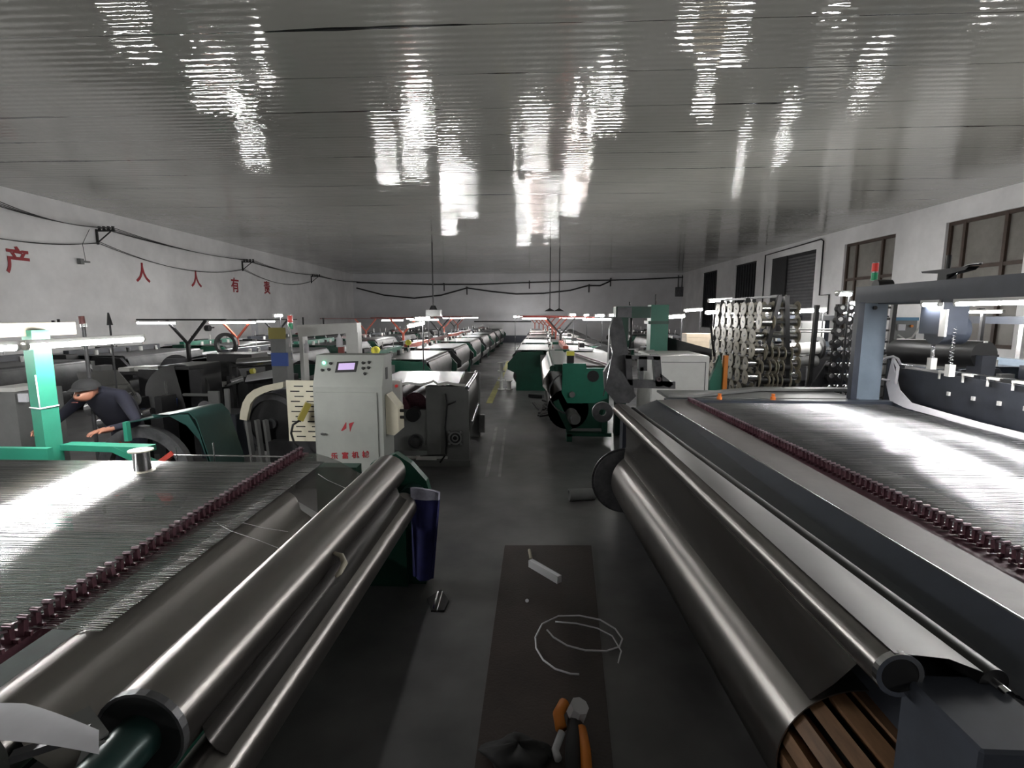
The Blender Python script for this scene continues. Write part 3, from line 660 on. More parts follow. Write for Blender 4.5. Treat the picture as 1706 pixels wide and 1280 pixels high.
# perforated plate cover
q0, q1 = aY(472, 634, 6.1), aY(524, 634, 6.1); z1, z0 = q0.z, aY(484, 735, 6.1).z
pc = thing('slotted_cover', 'beige sheet-metal cover with rows of slots, beside the control cabinet', 'cover', (q0.x, 6.1, 0))
b_ = MB().box(q0.x+.03, q1.x, 6.1, 6.125, z0, z1); b_.build('plate', 'cream', pc)
MB().box(q0.x+.06, q1.x, 6.13, 6.2, 0, z1-.02).build('support', 'dark', pc)
sl = MB()
for r_ in range(11):
    z = z1-.07-(z1-z0-.1)*r_/10.5
    for c_ in range(2):
        x = q0.x+.08+(.05 if r_ % 2 == 0 else 0)+c_*.2; sl.box(x, min(x+.115, q1.x-.005), 6.096, 6.102, z-.008, z+.006)
sl.build('slot', 'black', pc)
MB().bar(aY(514, 672, 6.0), aY(500, 700, 5.95), .09, .07).build('plug', 'yellow_dark', pc)
MB().tube([aY(500, 700, 5.95), aY(488, 708, 5.9), aY(485, 722, 5.9), aY(490, 738, 5.9), aY(505, 752, 5.9)], .014).build('cable', 'black', pc)
# curved cream guard with dark drum
q = aY(440, 690, 6.6); gd = thing('drum_guard', 'curved cream guard strip arching over a dark drum, beyond the slotted cover', 'guard', (q.x, 6.5, 0))
pts = [(402, 698), (403, 685), (407, 670), (414, 658), (425, 649), (440, 643), (462, 638), (474, 636)]; inn = [(414, 700), (416, 688), (420, 672), (428, 662), (440, 655), (455, 650), (470, 647), (474, 645)]
po = [tuple(aY(*p, 6.5))[::2] for p in pts]; pi_ = [tuple(aY(*p, 6.5))[::2] for p in inn]
gm = MB()
for i in range(7): gm.prism([po[i], po[i+1], pi_[i+1], pi_[i]], 6.46, 6.52)
gm.build('guard_strip', 'cream', gd)
c_ = aY(455, 705, 6.7); MB().cyl(c_, c_+Vector((0, .35, 0)), .42, n=48).build('drum', 'black', gd)
MB().ring(c_-Vector((0, .02, 0)), c_+Vector((0, .02, 0)), .40, .33).cyl(c_-Vector((0, .06, 0)), c_, .07).build('drum_rim', 'iron', gd)
lgm = MB()
for px in (412, 428, 442): a_ = aY(px, 700, 6.55); lgm.bar(a_, Vector((a_.x+.03, 6.6, 0)), .06, .05)
lgm.build('stand', 'grey_paint', gd)
MB().prism([tuple(aY(px, py, 6.3))[::2] for px, py in ((450, 735), (505, 735), (512, 775), (455, 775))], 6.25, 6.4).build('foot_plate', 'dark', gd)

# ------------------------------------------------------------ grey end-framed loom beyond the cabinet
Y7 = 7.2; gl = thing('weaving_loom', 'grey end-framed loom with a fan and black cable, shiny mesh on top', 'loom', (-1.8, 8, 0))
def xz(px, py, Y=Y7): p = aY(px, py, Y); return (p.x, p.z)
rx = xz(781, 700)[0]; lx = xz(641, 700)[0]; tz = xz(700, 644)[1]; mx = xz(709, 644)[0]
f_ = MB().prism([(mx, 0), (mx, tz), (xz(775, 644)[0], tz), (rx, tz-.06), (rx, 0)], Y7, Y7+.12).prism([(lx-.1, .22), (lx-.1, xz(680, 686)[1]), (mx, xz(680, 683)[1]), (mx, .22)], Y7+.01, Y7+.1)
f_.box(lx-.1, rx+.02, Y7-.05, Y7+.13, 0, xz(700, 765)[1]); f_.build('end_frame', 'grey_paint', gl)
MB().box(lx, mx+.3, Y7-.02, Y7, xz(700, 765)[1]+.01, xz(700, 760)[1]).box(mx-.15, mx+.15, Y7-.07, Y7-.05, .1, .16).build('ledge', 'white_paint', gl)
c_ = aY(759, 729, Y7-.02); fan = MB().ring(c_, c_-Vector((0, .04, 0)), .10, .075, 24); 
for a_ in (45, 135, 225, 315): fan.cyl(c_+Vector((math.cos(math.radians(a_))*.12, 0, math.sin(math.radians(a_))*.12)), c_+Vector((math.cos(math.radians(a_))*.12, -.04, math.sin(math.radians(a_))*.12)), .02, n=10)
fan.ring(c_-Vector((0, .03, 0)), c_-Vector((0, .045, 0)), .05, .03, 20); fan.build('fan_guard', 'steel', gl); MB().cyl(c_-Vector((0, .005, 0)), c_-Vector((0, .02, 0)), .075).build('fan', 'dark', gl)
c_ = aY(694, 735, Y7); MB().cyl(c_, c_-Vector((0, .05, 0)), .085, n=24).ring(c_, c_-Vector((0, .07, 0)), .11, .09).build('bearing', 'iron', gl)
c_ = aY(690, 690, Y7); MB().cyl(c_+Vector((0, .1, 0)), c_-Vector((0, .1, 0)), .1, n=24).build('motor', 'black', gl)
MB().tube([aY(742, 656, Y7-.03), aY(745, 672, Y7-.03), aY(744, 690, Y7-.03), aY(742, 712, Y7-.03), aY(744, 740, Y7-.03), aY(743, 757, Y7-.03), aY(733, 771, Y7-.06)], .013).tube([aY(744, 676, Y7-.03), aY(760, 669, Y7-.03)], .01).tube([aY(742, 758, Y7-.06), aY(700, 760, Y7-.06)], .012).build('cable', 'black', gl)
# top mesh and hanging side mesh
tzm = tz-.0; LE = 9.0
rxf = aY(796, 612, LE).x
pr_ = [Vector((lx-.25, Y7+.03, tz+.02)), Vector((xz(765, 642)[0], Y7+.03, tz+.02))]; prb = [Vector((lx-.25, LE, tz+.02)), Vector((aY(775, 615, LE).x, LE, tz+.02))]
rows = [[lerp(pr_[0], pr_[1], t)+Vector((0, 0, .004*math.sin(t*30))) for t in [i/12 for i in range(13)]], [lerp(prb[0], prb[1], t) for t in [i/12 for i in range(13)]]]
MB().sheet(rows, -.003).build('top_mesh', 'mesh_white', gl, 'bright mesh lying over the top')
MB().sheet([[pr_[1]+Vector((-.02, 0, .002)), Vector((rx-.03, Y7+.03, tz-.03)), Vector((rx, Y7+.03, tz-.3)), Vector((rx+.02, Y7+.03, .5))], [prb[1]+Vector((-.02, 0, .002)), Vector((rxf-.04, LE, tz-.03)), Vector((rxf, LE, tz-.3)), Vector((rxf, LE, .5))]], -.003).build('side_mesh', 'mesh_dull', gl)
MB().cyl((rx-.02, Y7, tz-.02), (rxf-.03, LE, tz-.02), .03).cyl((rx+.02, Y7+.1, .62), (rxf, LE, .62), .03).build('guide_roll', 'mesh_white', gl)
cr = MB(); pts = [(665, 640), (680, 637), (700, 640), (715, 637), (722, 634), (730, 640), (745, 637), (760, 640), (775, 641)]
rows = [[aY(px, py, Y7-.02)+Vector((0, 0, .01)) for px, py in pts], [aY(px, py+3, Y7-.06) for px, py in pts]]
MB().sheet(rows, .003).build('torn_edge', 'white_paint', gl)
MB().box(rxf-.25, rxf+.03, LE, LE+.1, 0, tz).box(-2.6, -2.2, LE, LE+.1, 0, tz-.15).build('end_frame', 'grey_paint', gl)
MB().cyl((lx+.12, Y7+.1, tz-.35), (lx+.1, LE, tz-.35), .22, n=32).cyl((mx-.2, Y7+.2, tz-.3), (mx-.2, LE, tz-.3), .18, n=32).build('roll', 'maroon', gl)
for px, m_ in ((645, 'lamp_red'), (661, 'lamp_red')): c_ = aY(px, 643, 6.9); MB().cyl(c_, c_-Vector((0, .03, 0)), .022, n=12).build('button', m_, gl)
MB().box(aY(638, 640, 6.95).x, aY(667, 640, 6.95).x, 6.93, 7.05, .9, aY(650, 634, 6.95).z).build('control_box', 'white_paint', gl)
g = MB(); c_ = aY(799, 690, 9.0)
for dz in (0, .22): g.ring(c_+Vector((.02, -.04, -.12+dz)), c_+Vector((.02, .0, -.12+dz)), .09, .03)
MB().tube([aY(793, 618, 9.05), aY(795, 650, 9.05), aY(798, 690, 9.05), aY(802, 700, 9.05)], .02).box(c_.x-.0, c_.x+.10, 8.9, 9.0, c_.z-.32, c_.z+.0).build('tension_arm', 'steel', gl)

# ------------------------------------------------------------ white arch loom behind the cabinet
wa = thing('weaving_loom', 'loom with a white painted arch and yellow and blue bands on its near column', 'loom', (-4, 8.3, 0)); Y8 = 8.0
def x8(px): return aY(px, 600, Y8).x
def z8(py): return aY(550, py, Y8).z
MB()._add([aY(494, 542, Y8), aY(594, 538, Y8), aY(595, 554, Y8), aY(497, 562, Y8)]+[p+Vector((0, .2, 0)) for p in (aY(494, 542, Y8), aY(594, 538, Y8), aY(595, 554, Y8), aY(497, 562, Y8))], [(3, 2, 1, 0), (4, 5, 6, 7), (0, 1, 5, 4), (1, 2, 6, 5), (2, 3, 7, 6), (3, 0, 4, 7)]).build('arch_beam', 'white_paint', wa)
MB().box(x8(577), x8(597), Y8+.02, Y8+.2, 0, z8(554)).box(x8(499), x8(505), Y8+.02, Y8+.2, 0, z8(560)).build('arch_leg', 'white_paint', wa)
MB().box(x8(474), x8(498), 7.6, 7.8, .3, z8(560)).build('near_column', 'grey_paint', wa)
MB().box(x8(473), x8(499), 7.57, 7.6, z8(563), z8(545)).build('yellow_band', 'yellow_dark', wa); MB().box(x8(475), x8(501), 7.57, 7.6, z8(606), z8(585)).build('blue_band', 'blue', wa)
MB().tube([aY(482, 545, 7.5), aY(485, 560, 7.5), aY(484, 578, 7.5)], .012).build('cable', 'white_paint', wa)
for px, py in ((505, 536), (539, 537)): c_ = aY(px, py, Y8+.1); MB().cyl(c_-Vector((0, 0, .05)), c_+Vector((0, 0, .07)), .013, n=8).build('bolt', 'black', wa)
for px, w0, y0, y1 in ((565, .05, 556, 578), (510, .035, 567, 588)): c_ = aY(px, y0, Y8); d_ = aY(px+1, y1, Y8); MB().cyl(d_, c_-Vector((0, 0, .06)), w0, n=14).cyl(c_-Vector((0, 0, .06)), c_, w0*.6, .01, 12).build('oil_bottle', 'white_cloth', wa)
MB().box(x8(564), x8(573), Y8, Y8+.05, 1.3, z8(578)).build('bottle_shelf', 'red', wa)
MB().box(-4.1, -3.5, 8.5, 10.9, .9, 1.1).build('warp_bed', 'dark', wa); MB().cyl((-3.3, 8.3, 1.1), (-3.3, 10.9, 1.1), .14, n=28).build('cloth_roll', 'mesh_white', wa)
MB().box(-4.1, -3.2, 8.3, 8.45, 0, 1.05).box(-4.1, -3.2, 10.85, 10.95, 0, 1.1).build('end_frame', 'green_dark', wa)
q = aY(484, 545, 7.65); signal(q-Vector((0, 0, .12)), 'red over green signal tower above the yellow banded column', 1.1)
MB().cyl(q-Vector((0, 0, .5)), q-Vector((0, 0, .1)), .012).build('signal_pole', 'steel', wa)

# ------------------------------------------------------------ generic loom, copied down the hall
def make_loom(sgn, mf, mr, ms, arch=None, gan=None):
    t = thing('weaving_loom', '', 'loom'); s = sgn; Lg, W = 3.0, 3.6
    def B(x0, x1, *a): return MB().box(s*x0, s*x1, *a)
    for y in (0, Lg):
        P = [(.25, 0), (.25, .5), (.0, .62), (.0, .80), (.3, 1.12), (1.0, 1.15), (1.15, .95), (2.6, .95), (2.7, 1.05), (3.3, 1.05), (3.4, .9), (3.4, 0), (2.9, 0), (2.7, .45), (1.3, .45), (1.1, 0)]
        P = [(s*x, z) for x, z in P]; MB().prism(P, y, y+.1).build('end_frame', mf, t)
    def C(x, z, r, name, m, y0=.1, y1=Lg, lab=None): return MB().cyl((s*x, y0, z), (s*x, y1, z), r, n=24).build(name, m, t, lab)
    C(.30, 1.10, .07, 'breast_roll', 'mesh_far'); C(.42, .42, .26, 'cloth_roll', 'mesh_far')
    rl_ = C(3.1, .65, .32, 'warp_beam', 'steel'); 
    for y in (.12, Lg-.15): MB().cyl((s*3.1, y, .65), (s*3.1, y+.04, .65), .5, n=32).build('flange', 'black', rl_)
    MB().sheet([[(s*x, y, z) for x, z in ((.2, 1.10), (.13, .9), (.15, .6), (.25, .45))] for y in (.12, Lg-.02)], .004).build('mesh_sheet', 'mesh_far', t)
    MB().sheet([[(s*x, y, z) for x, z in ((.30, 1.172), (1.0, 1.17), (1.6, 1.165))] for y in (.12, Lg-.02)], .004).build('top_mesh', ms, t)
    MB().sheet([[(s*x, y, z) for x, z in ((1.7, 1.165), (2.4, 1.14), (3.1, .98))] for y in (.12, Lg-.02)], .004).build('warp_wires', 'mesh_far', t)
    B(1.6, 1.75, 0, Lg+.1, .9, 1.3).build('heald_frame', mr, t); B(.5, .8, .1, Lg, .5, .75).build('cross_rail', mr, t)
    MB().cyl((s*1.9, -.28, .7), (s*1.9, 0, .7), .14, n=20).build('motor', 'iron', t); MB().ring((s*1.35, -.08, .62), (s*1.35, -.02, .62), .26, .20).build('drive_wheel', 'iron', t)
    B(1.35, 1.75, -.35, -.02, .85, 1.22).build('gear_box', mf, t)
    for k in range(5): MB().cyl((s*(1.25+.05*(k%2)), .4+.52*k, 1.17), (s*(1.25+.05*(k%2)), .4+.52*k, 1.29), .045, n=12).build('bobbin', ('white_paint', 'steel', 'black')[k % 3], t)
    MB().box(s*.95, s*1.2, -.12, .0, .75, 1.05).build('switch_box', 'grey_paint', t); MB().box(s*2.1, s*2.5, .3, .9, 1.15, 1.2).build('tray', 'paper', t); MB().box(s*2.2, s*2.35, 1.6, 2.2, 1.13, 1.3).build('tool_box', 'black', t)
    if arch:
        B(1.75, 1.95, .02, .2, 1.1, 2.0).build('column', arch, t); B(1.75, 1.95, Lg-.1, Lg+.08, 1.1, 2.0).build('column', arch, t); B(1.72, 1.98, 0, Lg+.1, 2.0, 2.16).build('beam', arch, t)
        B(1.8, 1.9, .5, .6, 1.3, 2.0).build('rod', 'steel', t)
    else:
        for y in (.5, 1.5, 2.5): MB().cyl((s*1.68, y, 1.3), (s*1.68, y, 1.5), .012, n=8).build('rod', 'steel', t)
    return t
protos = {}
def place_loom(key, x, y, label, group, rz=0.):
    sgn, mf, mr, ms, arch = key
    if key not in protos: o = protos[key] = make_loom(*key)
    else: o = copy_tree(protos[key])
    o.location = (x, y, 0); o['label'] = label; o['group'] = group; o.rotation_euler.z = rz; return o
gA, gB, gC, gD = 'looms along the aisle, window wall side', 'looms along the aisle, lettered wall side', 'looms near the lettered wall', 'looms near the window wall'
Gk = (1, 'green', 'green_dark', 'mesh_dull', None)
K1 = (-1, 'green_dark', 'red_dark', 'mesh_far', None); K2 = (-1, 'dark', 'orange_red', 'mesh_far', None); K3 = (-1, 'green_dark', 'green', 'mesh_far', None); K4 = (-1, 'dark', 'navy_dark', 'mesh_far', None)
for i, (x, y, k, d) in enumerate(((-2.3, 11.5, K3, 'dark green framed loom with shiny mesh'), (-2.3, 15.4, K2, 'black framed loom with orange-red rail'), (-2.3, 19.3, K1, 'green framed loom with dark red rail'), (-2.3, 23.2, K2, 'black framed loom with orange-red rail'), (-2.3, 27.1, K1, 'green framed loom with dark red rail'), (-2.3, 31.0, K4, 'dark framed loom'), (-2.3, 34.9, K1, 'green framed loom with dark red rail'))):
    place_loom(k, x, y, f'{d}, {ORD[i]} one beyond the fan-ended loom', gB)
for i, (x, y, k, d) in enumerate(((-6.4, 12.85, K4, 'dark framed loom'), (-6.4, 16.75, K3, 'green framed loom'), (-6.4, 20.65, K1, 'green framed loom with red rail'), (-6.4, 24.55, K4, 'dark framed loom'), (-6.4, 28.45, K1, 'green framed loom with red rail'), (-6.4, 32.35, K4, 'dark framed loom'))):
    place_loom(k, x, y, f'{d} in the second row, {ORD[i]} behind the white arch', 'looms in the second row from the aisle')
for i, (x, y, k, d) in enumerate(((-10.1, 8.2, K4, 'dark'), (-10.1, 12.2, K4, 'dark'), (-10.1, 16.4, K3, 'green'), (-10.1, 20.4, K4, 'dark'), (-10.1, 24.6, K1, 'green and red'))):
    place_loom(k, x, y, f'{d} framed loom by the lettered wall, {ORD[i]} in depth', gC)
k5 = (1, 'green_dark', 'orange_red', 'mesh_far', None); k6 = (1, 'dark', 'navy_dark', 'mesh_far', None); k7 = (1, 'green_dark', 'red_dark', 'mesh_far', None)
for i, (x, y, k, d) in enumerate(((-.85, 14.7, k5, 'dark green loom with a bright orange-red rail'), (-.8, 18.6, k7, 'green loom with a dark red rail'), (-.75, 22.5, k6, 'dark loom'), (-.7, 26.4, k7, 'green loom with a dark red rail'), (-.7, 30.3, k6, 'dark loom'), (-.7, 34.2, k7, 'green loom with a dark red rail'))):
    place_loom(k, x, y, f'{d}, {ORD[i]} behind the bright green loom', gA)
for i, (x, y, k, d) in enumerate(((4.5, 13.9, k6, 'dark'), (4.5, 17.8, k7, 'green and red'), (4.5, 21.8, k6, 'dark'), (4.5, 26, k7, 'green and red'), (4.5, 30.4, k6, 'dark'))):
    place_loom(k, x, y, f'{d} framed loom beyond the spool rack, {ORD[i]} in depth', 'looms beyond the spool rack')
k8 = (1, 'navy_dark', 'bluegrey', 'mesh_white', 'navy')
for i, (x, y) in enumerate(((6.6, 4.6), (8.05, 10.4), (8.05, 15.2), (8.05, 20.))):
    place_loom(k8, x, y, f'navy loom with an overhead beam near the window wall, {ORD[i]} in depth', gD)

# bright green loom across the aisle from the fan-ended one
gr_ = thing('weaving_loom', 'bright green framed loom with brown mesh top and grey motor, past the navy loom', 'loom', (.3, 8.8, 0)); YG = 8.75
def gx(px, py, Y=YG): return tuple(aY(px, py, Y))[::2]
MB().prism([gx(938, 606), (gx(976, 606)), gx(977, 614), gx(1012, 614), gx(1012, 664), gx(990, 672), gx(945, 672), gx(936, 655)], YG, YG+.1).build('end_frame', 'green', gr_)
MB().prism([gx(935, 660), gx(1010, 660), gx(1010, 716), gx(945, 716)], YG+.1, YG+.2).build('lower_frame', 'green_dark', gr_)
MB().bar(aY(926, 668, YG), aY(949, 716, YG), .07, .1).box(gx(945, 716)[0], gx(1018, 716)[0], YG-.05, YG+.1, .10, .16).box(gx(944, 716)[0], gx(948, 716)[0]+.05, YG-.05, YG+.3, 0, .14).box(gx(1003, 716)[0], gx(1012, 716)[0], YG, YG+.1, .16, .55).build('base_frame', 'green_dark', gr_)
c_ = aY(988, 627, YG); MB().cyl(c_+Vector((0, -.01, 0)), c_+Vector((0, .02, 0)), .1, n=28).build('hole', 'black', gr_)
c_ = aY(957, 698, YG-.1); MB().cyl(c_+Vector((-.05, .25, .05)), c_, .11, n=28).cyl(c_, c_+Vector((.02, -.06, -.01)), .085, n=28).build('motor', 'grey_paint', gr_)
c_ = aY(953, 657, YG); MB().cyl(c_, c_-Vector((0, .06, 0)), .05, n=20).build('hub', 'grey_paint', gr_)
c_ = aY(950, 655, YG-.06); dg = MB(); 
for i in range(16):
    a_, b2 = math.radians(115+i*9), math.radians(124+i*9); R_ = .36
    dg.bar(c_+Vector((math.cos(a_)*R_, 0, math.sin(a_)*R_)), c_+Vector((math.cos(b2)*R_, 0, math.sin(b2)*R_)), .05, .02)
dg.build('roll_guard', 'iron', gr_)
pf = [(914, 590), (910, 610), (925, 635), (937, 655)]
xr = [.14, .06, .2]
MB().sheet([[Vector((.26, YG+.1, 1.30)), Vector((.12, YG+.1, 1.08)), Vector((.10, YG+.1, .95)), Vector((.32, YG+.1, .70))], [Vector((.26, 12.3, 1.30)), Vector((.12, 12.3, 1.08)), Vector((.10, 12.3, .95)), Vector((.32, 12.3, .70))]], .004).build('mesh_sheet', 'mesh', gr_)
MB().cyl((.55, YG+.1, .55), (.55, 12.3, .55), .36, n=32).build('cloth_roll', 'mesh_dull', gr_); MB().cyl((.27, YG+.1, 1.27), (.27, 12.3, 1.27), .05).build('breast_roll', 'green_dark', gr_)
MB().box(.30, .62, YG+.1, 12.3, 1.22, 1.34).build('breast_beam', 'green_dark', gr_)
MB().box(.65, 1.7, YG+.3, 12.3, 1.28, 1.3).build('top_mesh', 'taupe', gr_); MB().bar((.75, 12.2, 1.33), (1.25, YG+.2, 1.33), .05, .03).build('guide_bar', 'maroon', gr_)
MB().box(.5, 1.75, 12.3, 12.42, 0, 1.25).build('end_frame', 'green_dark', gr_)
c_ = aY(950, 590, YG+.2); MB().box(c_.x-.06, c_.x+.06, YG+.1, YG+.22, 1.25, c_.z-.02).build('switch_box', 'black', gr_); MB().box(c_.x-.065, c_.x+.065, YG+.09, YG+.23, c_.z-.02, c_.z+.05).build('switch_cap', 'yellow', gr_)

# green gantry and white panel
gg = thing('gantry', 'green steel gantry with a grey panelled beam, behind the grey lattice end', 'gantry', (2., 9.2, 0)); YH = 9.2
def hx(px, py, Y=YH): return tuple(aY(px, py, Y))[::2]
MB().box(hx(1082, 600)[0], hx(1111, 600)[0], YH, YH+.3, 0, hx(1096, 508)[1]).build('column', 'green', gg)
MB().box(hx(1028, 600)[0], hx(1046, 600)[0], YH+.05, YH+.25, 0, hx(1035, 528)[1]).build('column', 'green_dark', gg)
MB().box(hx(1026, 520)[0], hx(1084, 520)[0], YH-.02, YH+.3, hx(1050, 530)[1], hx(1050, 511)[1]).build('beam', 'green_dark', gg)
MB().box(hx(1028, 520)[0], hx(1052, 520)[0], YH-.04, YH-.02, hx(1050, 529)[1], hx(1050, 512)[1]).build('beam_panel', 'iron', gg)
MB().box(hx(1080, 520)[0], hx(1114, 520)[0], YH-.03, YH+.32, hx(1096, 540)[1], hx(1096, 535)[1]).build('collar', 'green_dark', gg)
for px, h_ in ((1092, 18), (1049, 6)): c_ = aY(px, 509, YH+.1); MB().cyl(c_, c_+Vector((0, 0, h_/850*9.2)), .014).build('screw', 'black', gg)
MB().tube([aY(1052, 530, YH), aY(1052, 560, YH), aY(1048, 585, YH)], .02).build('cable', 'black', gg)
wp = thing('cover_box', 'plain white metal machine cover with a thin panel line', 'cover', (2.3, 8.2, 0)); YW = 8.0
a0, a1 = aY(1097, 594, YW), aY(1183, 593, YW)
MB().box(a0.x-.1, a1.x, YW, YW+1.1, .5, a1.z, .02).build('cover', 'white_paint', wp)
MB().box(a0.x+.05, a1.x-.06, YW-.006, YW, a1.z-.105, a1.z-.095).box(a1.x-.065, a1.x-.055, YW-.006, YW, .8, a1.z-.095).build('panel_line', 'iron', wp); MB().box(a0.x-.1, a1.x-.02, YW+.03, YW+1.05, 0, .5).build('base', 'navy_dark', wp)
bb_ = thing('warp_beam_cover', 'long black sloping trough running behind the white cover', 'trough', (3, 9.3, 0))
MB()._add([aY(1112, 562, 9.5), aY(1186, 582, 9.0), aY(1186, 600, 9.0), aY(1112, 592, 9.5)]+[p+Vector((.05, 1.2, 0)) for p in (aY(1112, 562, 9.5), aY(1186, 582, 9.0), aY(1186, 600, 9.0), aY(1112, 592, 9.5))], [(3, 2, 1, 0), (4, 5, 6, 7), (0, 1, 5, 4), (1, 2, 6, 5), (2, 3, 7, 6), (3, 0, 4, 7)]).build('trough', 'black', bb_)
lm = MB()
for px in (1120, 1180): a_ = aY(px, 592, 9.3); lm.box(a_.x-.04, a_.x+.04, 9.4, 9.5, 0, a_.z)
lm.build('leg', 'black', bb_)
gw = thing('green_bracket', 'green upright bracket with an orange guard at the foot of the spool rack', 'bracket', (3, 8.3, 0)); a0 = aY(1195, 610, 8.3)
MB().prism([(a0.x-.12, 0), (a0.x-.12, 1.15), (a0.x+.02, aY(1195, 592, 8.3).z), (a0.x+.07, 1.35), (a0.x+.07, 0)], 8.25, 8.33).build('bracket', 'green', gw)
a0 = aY(1208, 605, 8.25); MB().box(a0.x-.03, a0.x+.03, 8.2, 8.28, 0, a0.z+.12).build('guard', 'orange', gw)
MB().tube([aY(1190, 594, 8.8), aY(1186, 560, 8.8), aY(1184, 540, 8.8)], .02).build('stem', 'black', gw)

# ------------------------------------------------------------ spool racks
rk = thing('spool_rack', 'black A-frame rack carrying seven rows of cream wire spools', 'rack', (3.9, 10, 0)); fr = MB()
Ys_ = [8.75+.33*i for i in range(7)]; ZR = [2.30, 2.07, 1.84, 1.61, 1.38, 1.16, .94]
def rxl(z): return 3.88+(z-2.3)*.19
def rxr(z): return 4.08-(z-2.3)*.08
for y in (8.62, 9.9, 11.2):
    fr.bar((rxl(2.5)+.02, y, 2.5), (rxl(0)+.05, y, 0), .07, .07).bar((rxr(2.5)-.02, y, 2.5), (rxr(0)-.02, y, 0), .07, .07)
    for z in ZR: fr.bar((rxl(z), y, z), (rxr(z), y, z), .03, .03)
for z in ZR+[2.5]: fr.bar((rxl(z)+.03, 8.6, z), (rxl(z)+.03, 11.3, z), .035, .035).bar((rxr(z)-.03, 8.6, z), (rxr(z)-.03, 11.3, z), .035, .035)
fr.build('frame', 'black', rk)
pl = MB()
for z in ZR: pl.bar((3.9, 8.68, z+.09), (4.45, 8.68, z+.09), .05, .03)
def rspool(m_w, m_f, h=.22, r=.118, rc=.062):
    t = thing('rack_spool', '', 'spool')
    MB().ring((0, 0, 0), (.008, 0, 0), r, .016, 20).build('flange', m_f, t); MB().ring((h-.008, 0, 0), (h, 0, 0), r, .016, 20).build('flange', m_f, t)
    MB().cyl((.008, 0, 0), (h-.008, 0, 0), rc, n=20).build('wire_winding', m_w, t); MB().box(-.004, .0, -.035, .035, -.01, .01).build('pin', 'black', t); return t
sp0 = rspool('steel', 'spool_cream'); used = False
def put(proto, loc, label, group, first):
    o = proto if first else copy_tree(proto); o.location = loc; o['label'] = label; o['group'] = group
    o.rotation_euler = (random.uniform(0, 6), 0, random.uniform(-.06, .06)); return o
first = True
for r_, z in enumerate(ZR):
    for c_, y in enumerate(Ys_):
        put(sp0, (rxl(z)-.20, y-(.12 if r_ % 2 else 0), z), f'cream spool, aisle side of rack, {ORD[r_]} row down, {ORD[c_]} from near end', 'spools on the spool rack', first); first = False
for r_, z in enumerate(ZR[:6]):
    for c_, y in enumerate((8.8, 9.3)):
        put(sp0, (rxr(z)+.02, y, z), f'cream spool, window side of rack, {ORD[r_]} row down, {"near" if c_ == 0 else "far"} one', 'spools on the spool rack', False)
sp1 = rspool('black', 'cream_dark'); first = True
for r_, z in enumerate(ZR[3:]):
    for c_, x in enumerate((.22, .5, .78)):
        xx = rxl(z)*(1-x)+rxr(z)*x-.1
        put(sp1, (xx, 8.62, z-.05), f'dark spool, near end of rack, {ORD[r_+3]} row down, {ORD[c_]} from aisle', 'dark spools on the rack end', first); first = False
# dark second rack
rk2 = thing('spool_rack', 'dark creel rack with small glinting bobbins just behind the blue-grey column', 'rack', (4.9, 8., 0)); fr = MB()
xa2, xb2 = aY(1384, 600, 8.0).x, aY(1430, 600, 8.0).x
for x in (xa2, xb2+.4): fr.bar((x+.05, 8.0, 2.35), (x-.0, 8.0, 0), .06, .06).bar((x+.05, 8.6, 2.35), (x-.0, 8.6, 0), .06, .06)
for i in range(11): fr.bar((xa2, 8.0, 2.3-.17*i), (xb2+.4, 8.0, 2.3-.17*i), .03, .03)
fr.build('frame', 'black', rk2)
MB().prism([(xa2-.35, .95), (xa2-.05, 1.5), (xa2-.0, 1.0)], 7.98, 8.02).build('guard', 'dark', rk2)
sp2 = thing('bobbin', '', 'spool'); MB().cyl((0, 0, 0), (0, -.12, 0), .045, n=14).ring((0, -.12, 0), (0, -.13, 0), .07, .02, 16).build('body', 'black', sp2); MB().cyl((0, -.131, .02), (0, -.14, .02), .038, .03, 10).build('cap', 'chrome', sp2)  # chrome disc added on each bobbin to make its glint
first = True
for i in range(11):
    for j in range(5):
        o = sp2 if first else copy_tree(sp2); first = False
        o.location = (xa2+.02+.125*j-.012*i, 7.98, 2.28-.17*i); o['group'] = 'bobbins on the dark creel rack'; o['label'] = f'small dark bobbin on creel rack, {ORD[i]} row down, {ORD[j]} along'
# ------------------------------------------------------------ lamp stands
def stand(x, y, mpost, mbar, lab, W=2.1, zt=2.13, tubeoff=-.55, post_x=.0, tm='tube', tl=1.05, n=1, bar=True, w=.5):
    t = thing('lamp_stand', 'forked '+lab, 'lamp stand', (x, y, 0), 'forked lamp stands')
    MB().bar((x, y, 0), (x, y, zt-.55), .07, .07).build('post', mpost, t)
    MB().bar((x, y, zt-.58), (x-w, y, zt), .055, .055).bar((x, y, zt-.58), (x+w, y, zt), .055, .055).build('fork', mpost, t)
    if bar: MB().bar((x-W*.55, y, zt+.02), (x+W*.45, y, zt+.02), .05, .04).build('crossbar', mbar, t)
    for k in range(n):
        c_ = x+tubeoff-k*1.2
        tube_lamp((c_-tl/2, y-.02, zt-.06), (c_+tl/2, y-.02, zt-.06), 'tube of the '+lab.replace('on the lettered wall side of the aisle', 'on the lettered wall side').replace('first from the camera ', ''), 'tube lamps on forked stands', r=.022, m=tm, up=.035)
def sx(px, Y): return aY(px, 560, Y).x
stand(sx(312, 12.35), 12.35, 'black', 'black', 'black stand, first from the camera by the lettered wall', W=2.3, tubeoff=-.75, zt=2.05)
stand(sx(395, 16.2), 16.2, 'orange_red', 'dark', 'orange stand behind the black one by the lettered wall', W=1.6, tubeoff=-.1, n=1, tl=1.6, zt=2.0)
stand(sx(460, 20.1), 20.1, 'black', 'black', 'second black stand by the lettered wall', W=2., tubeoff=-.5, zt=1.98)
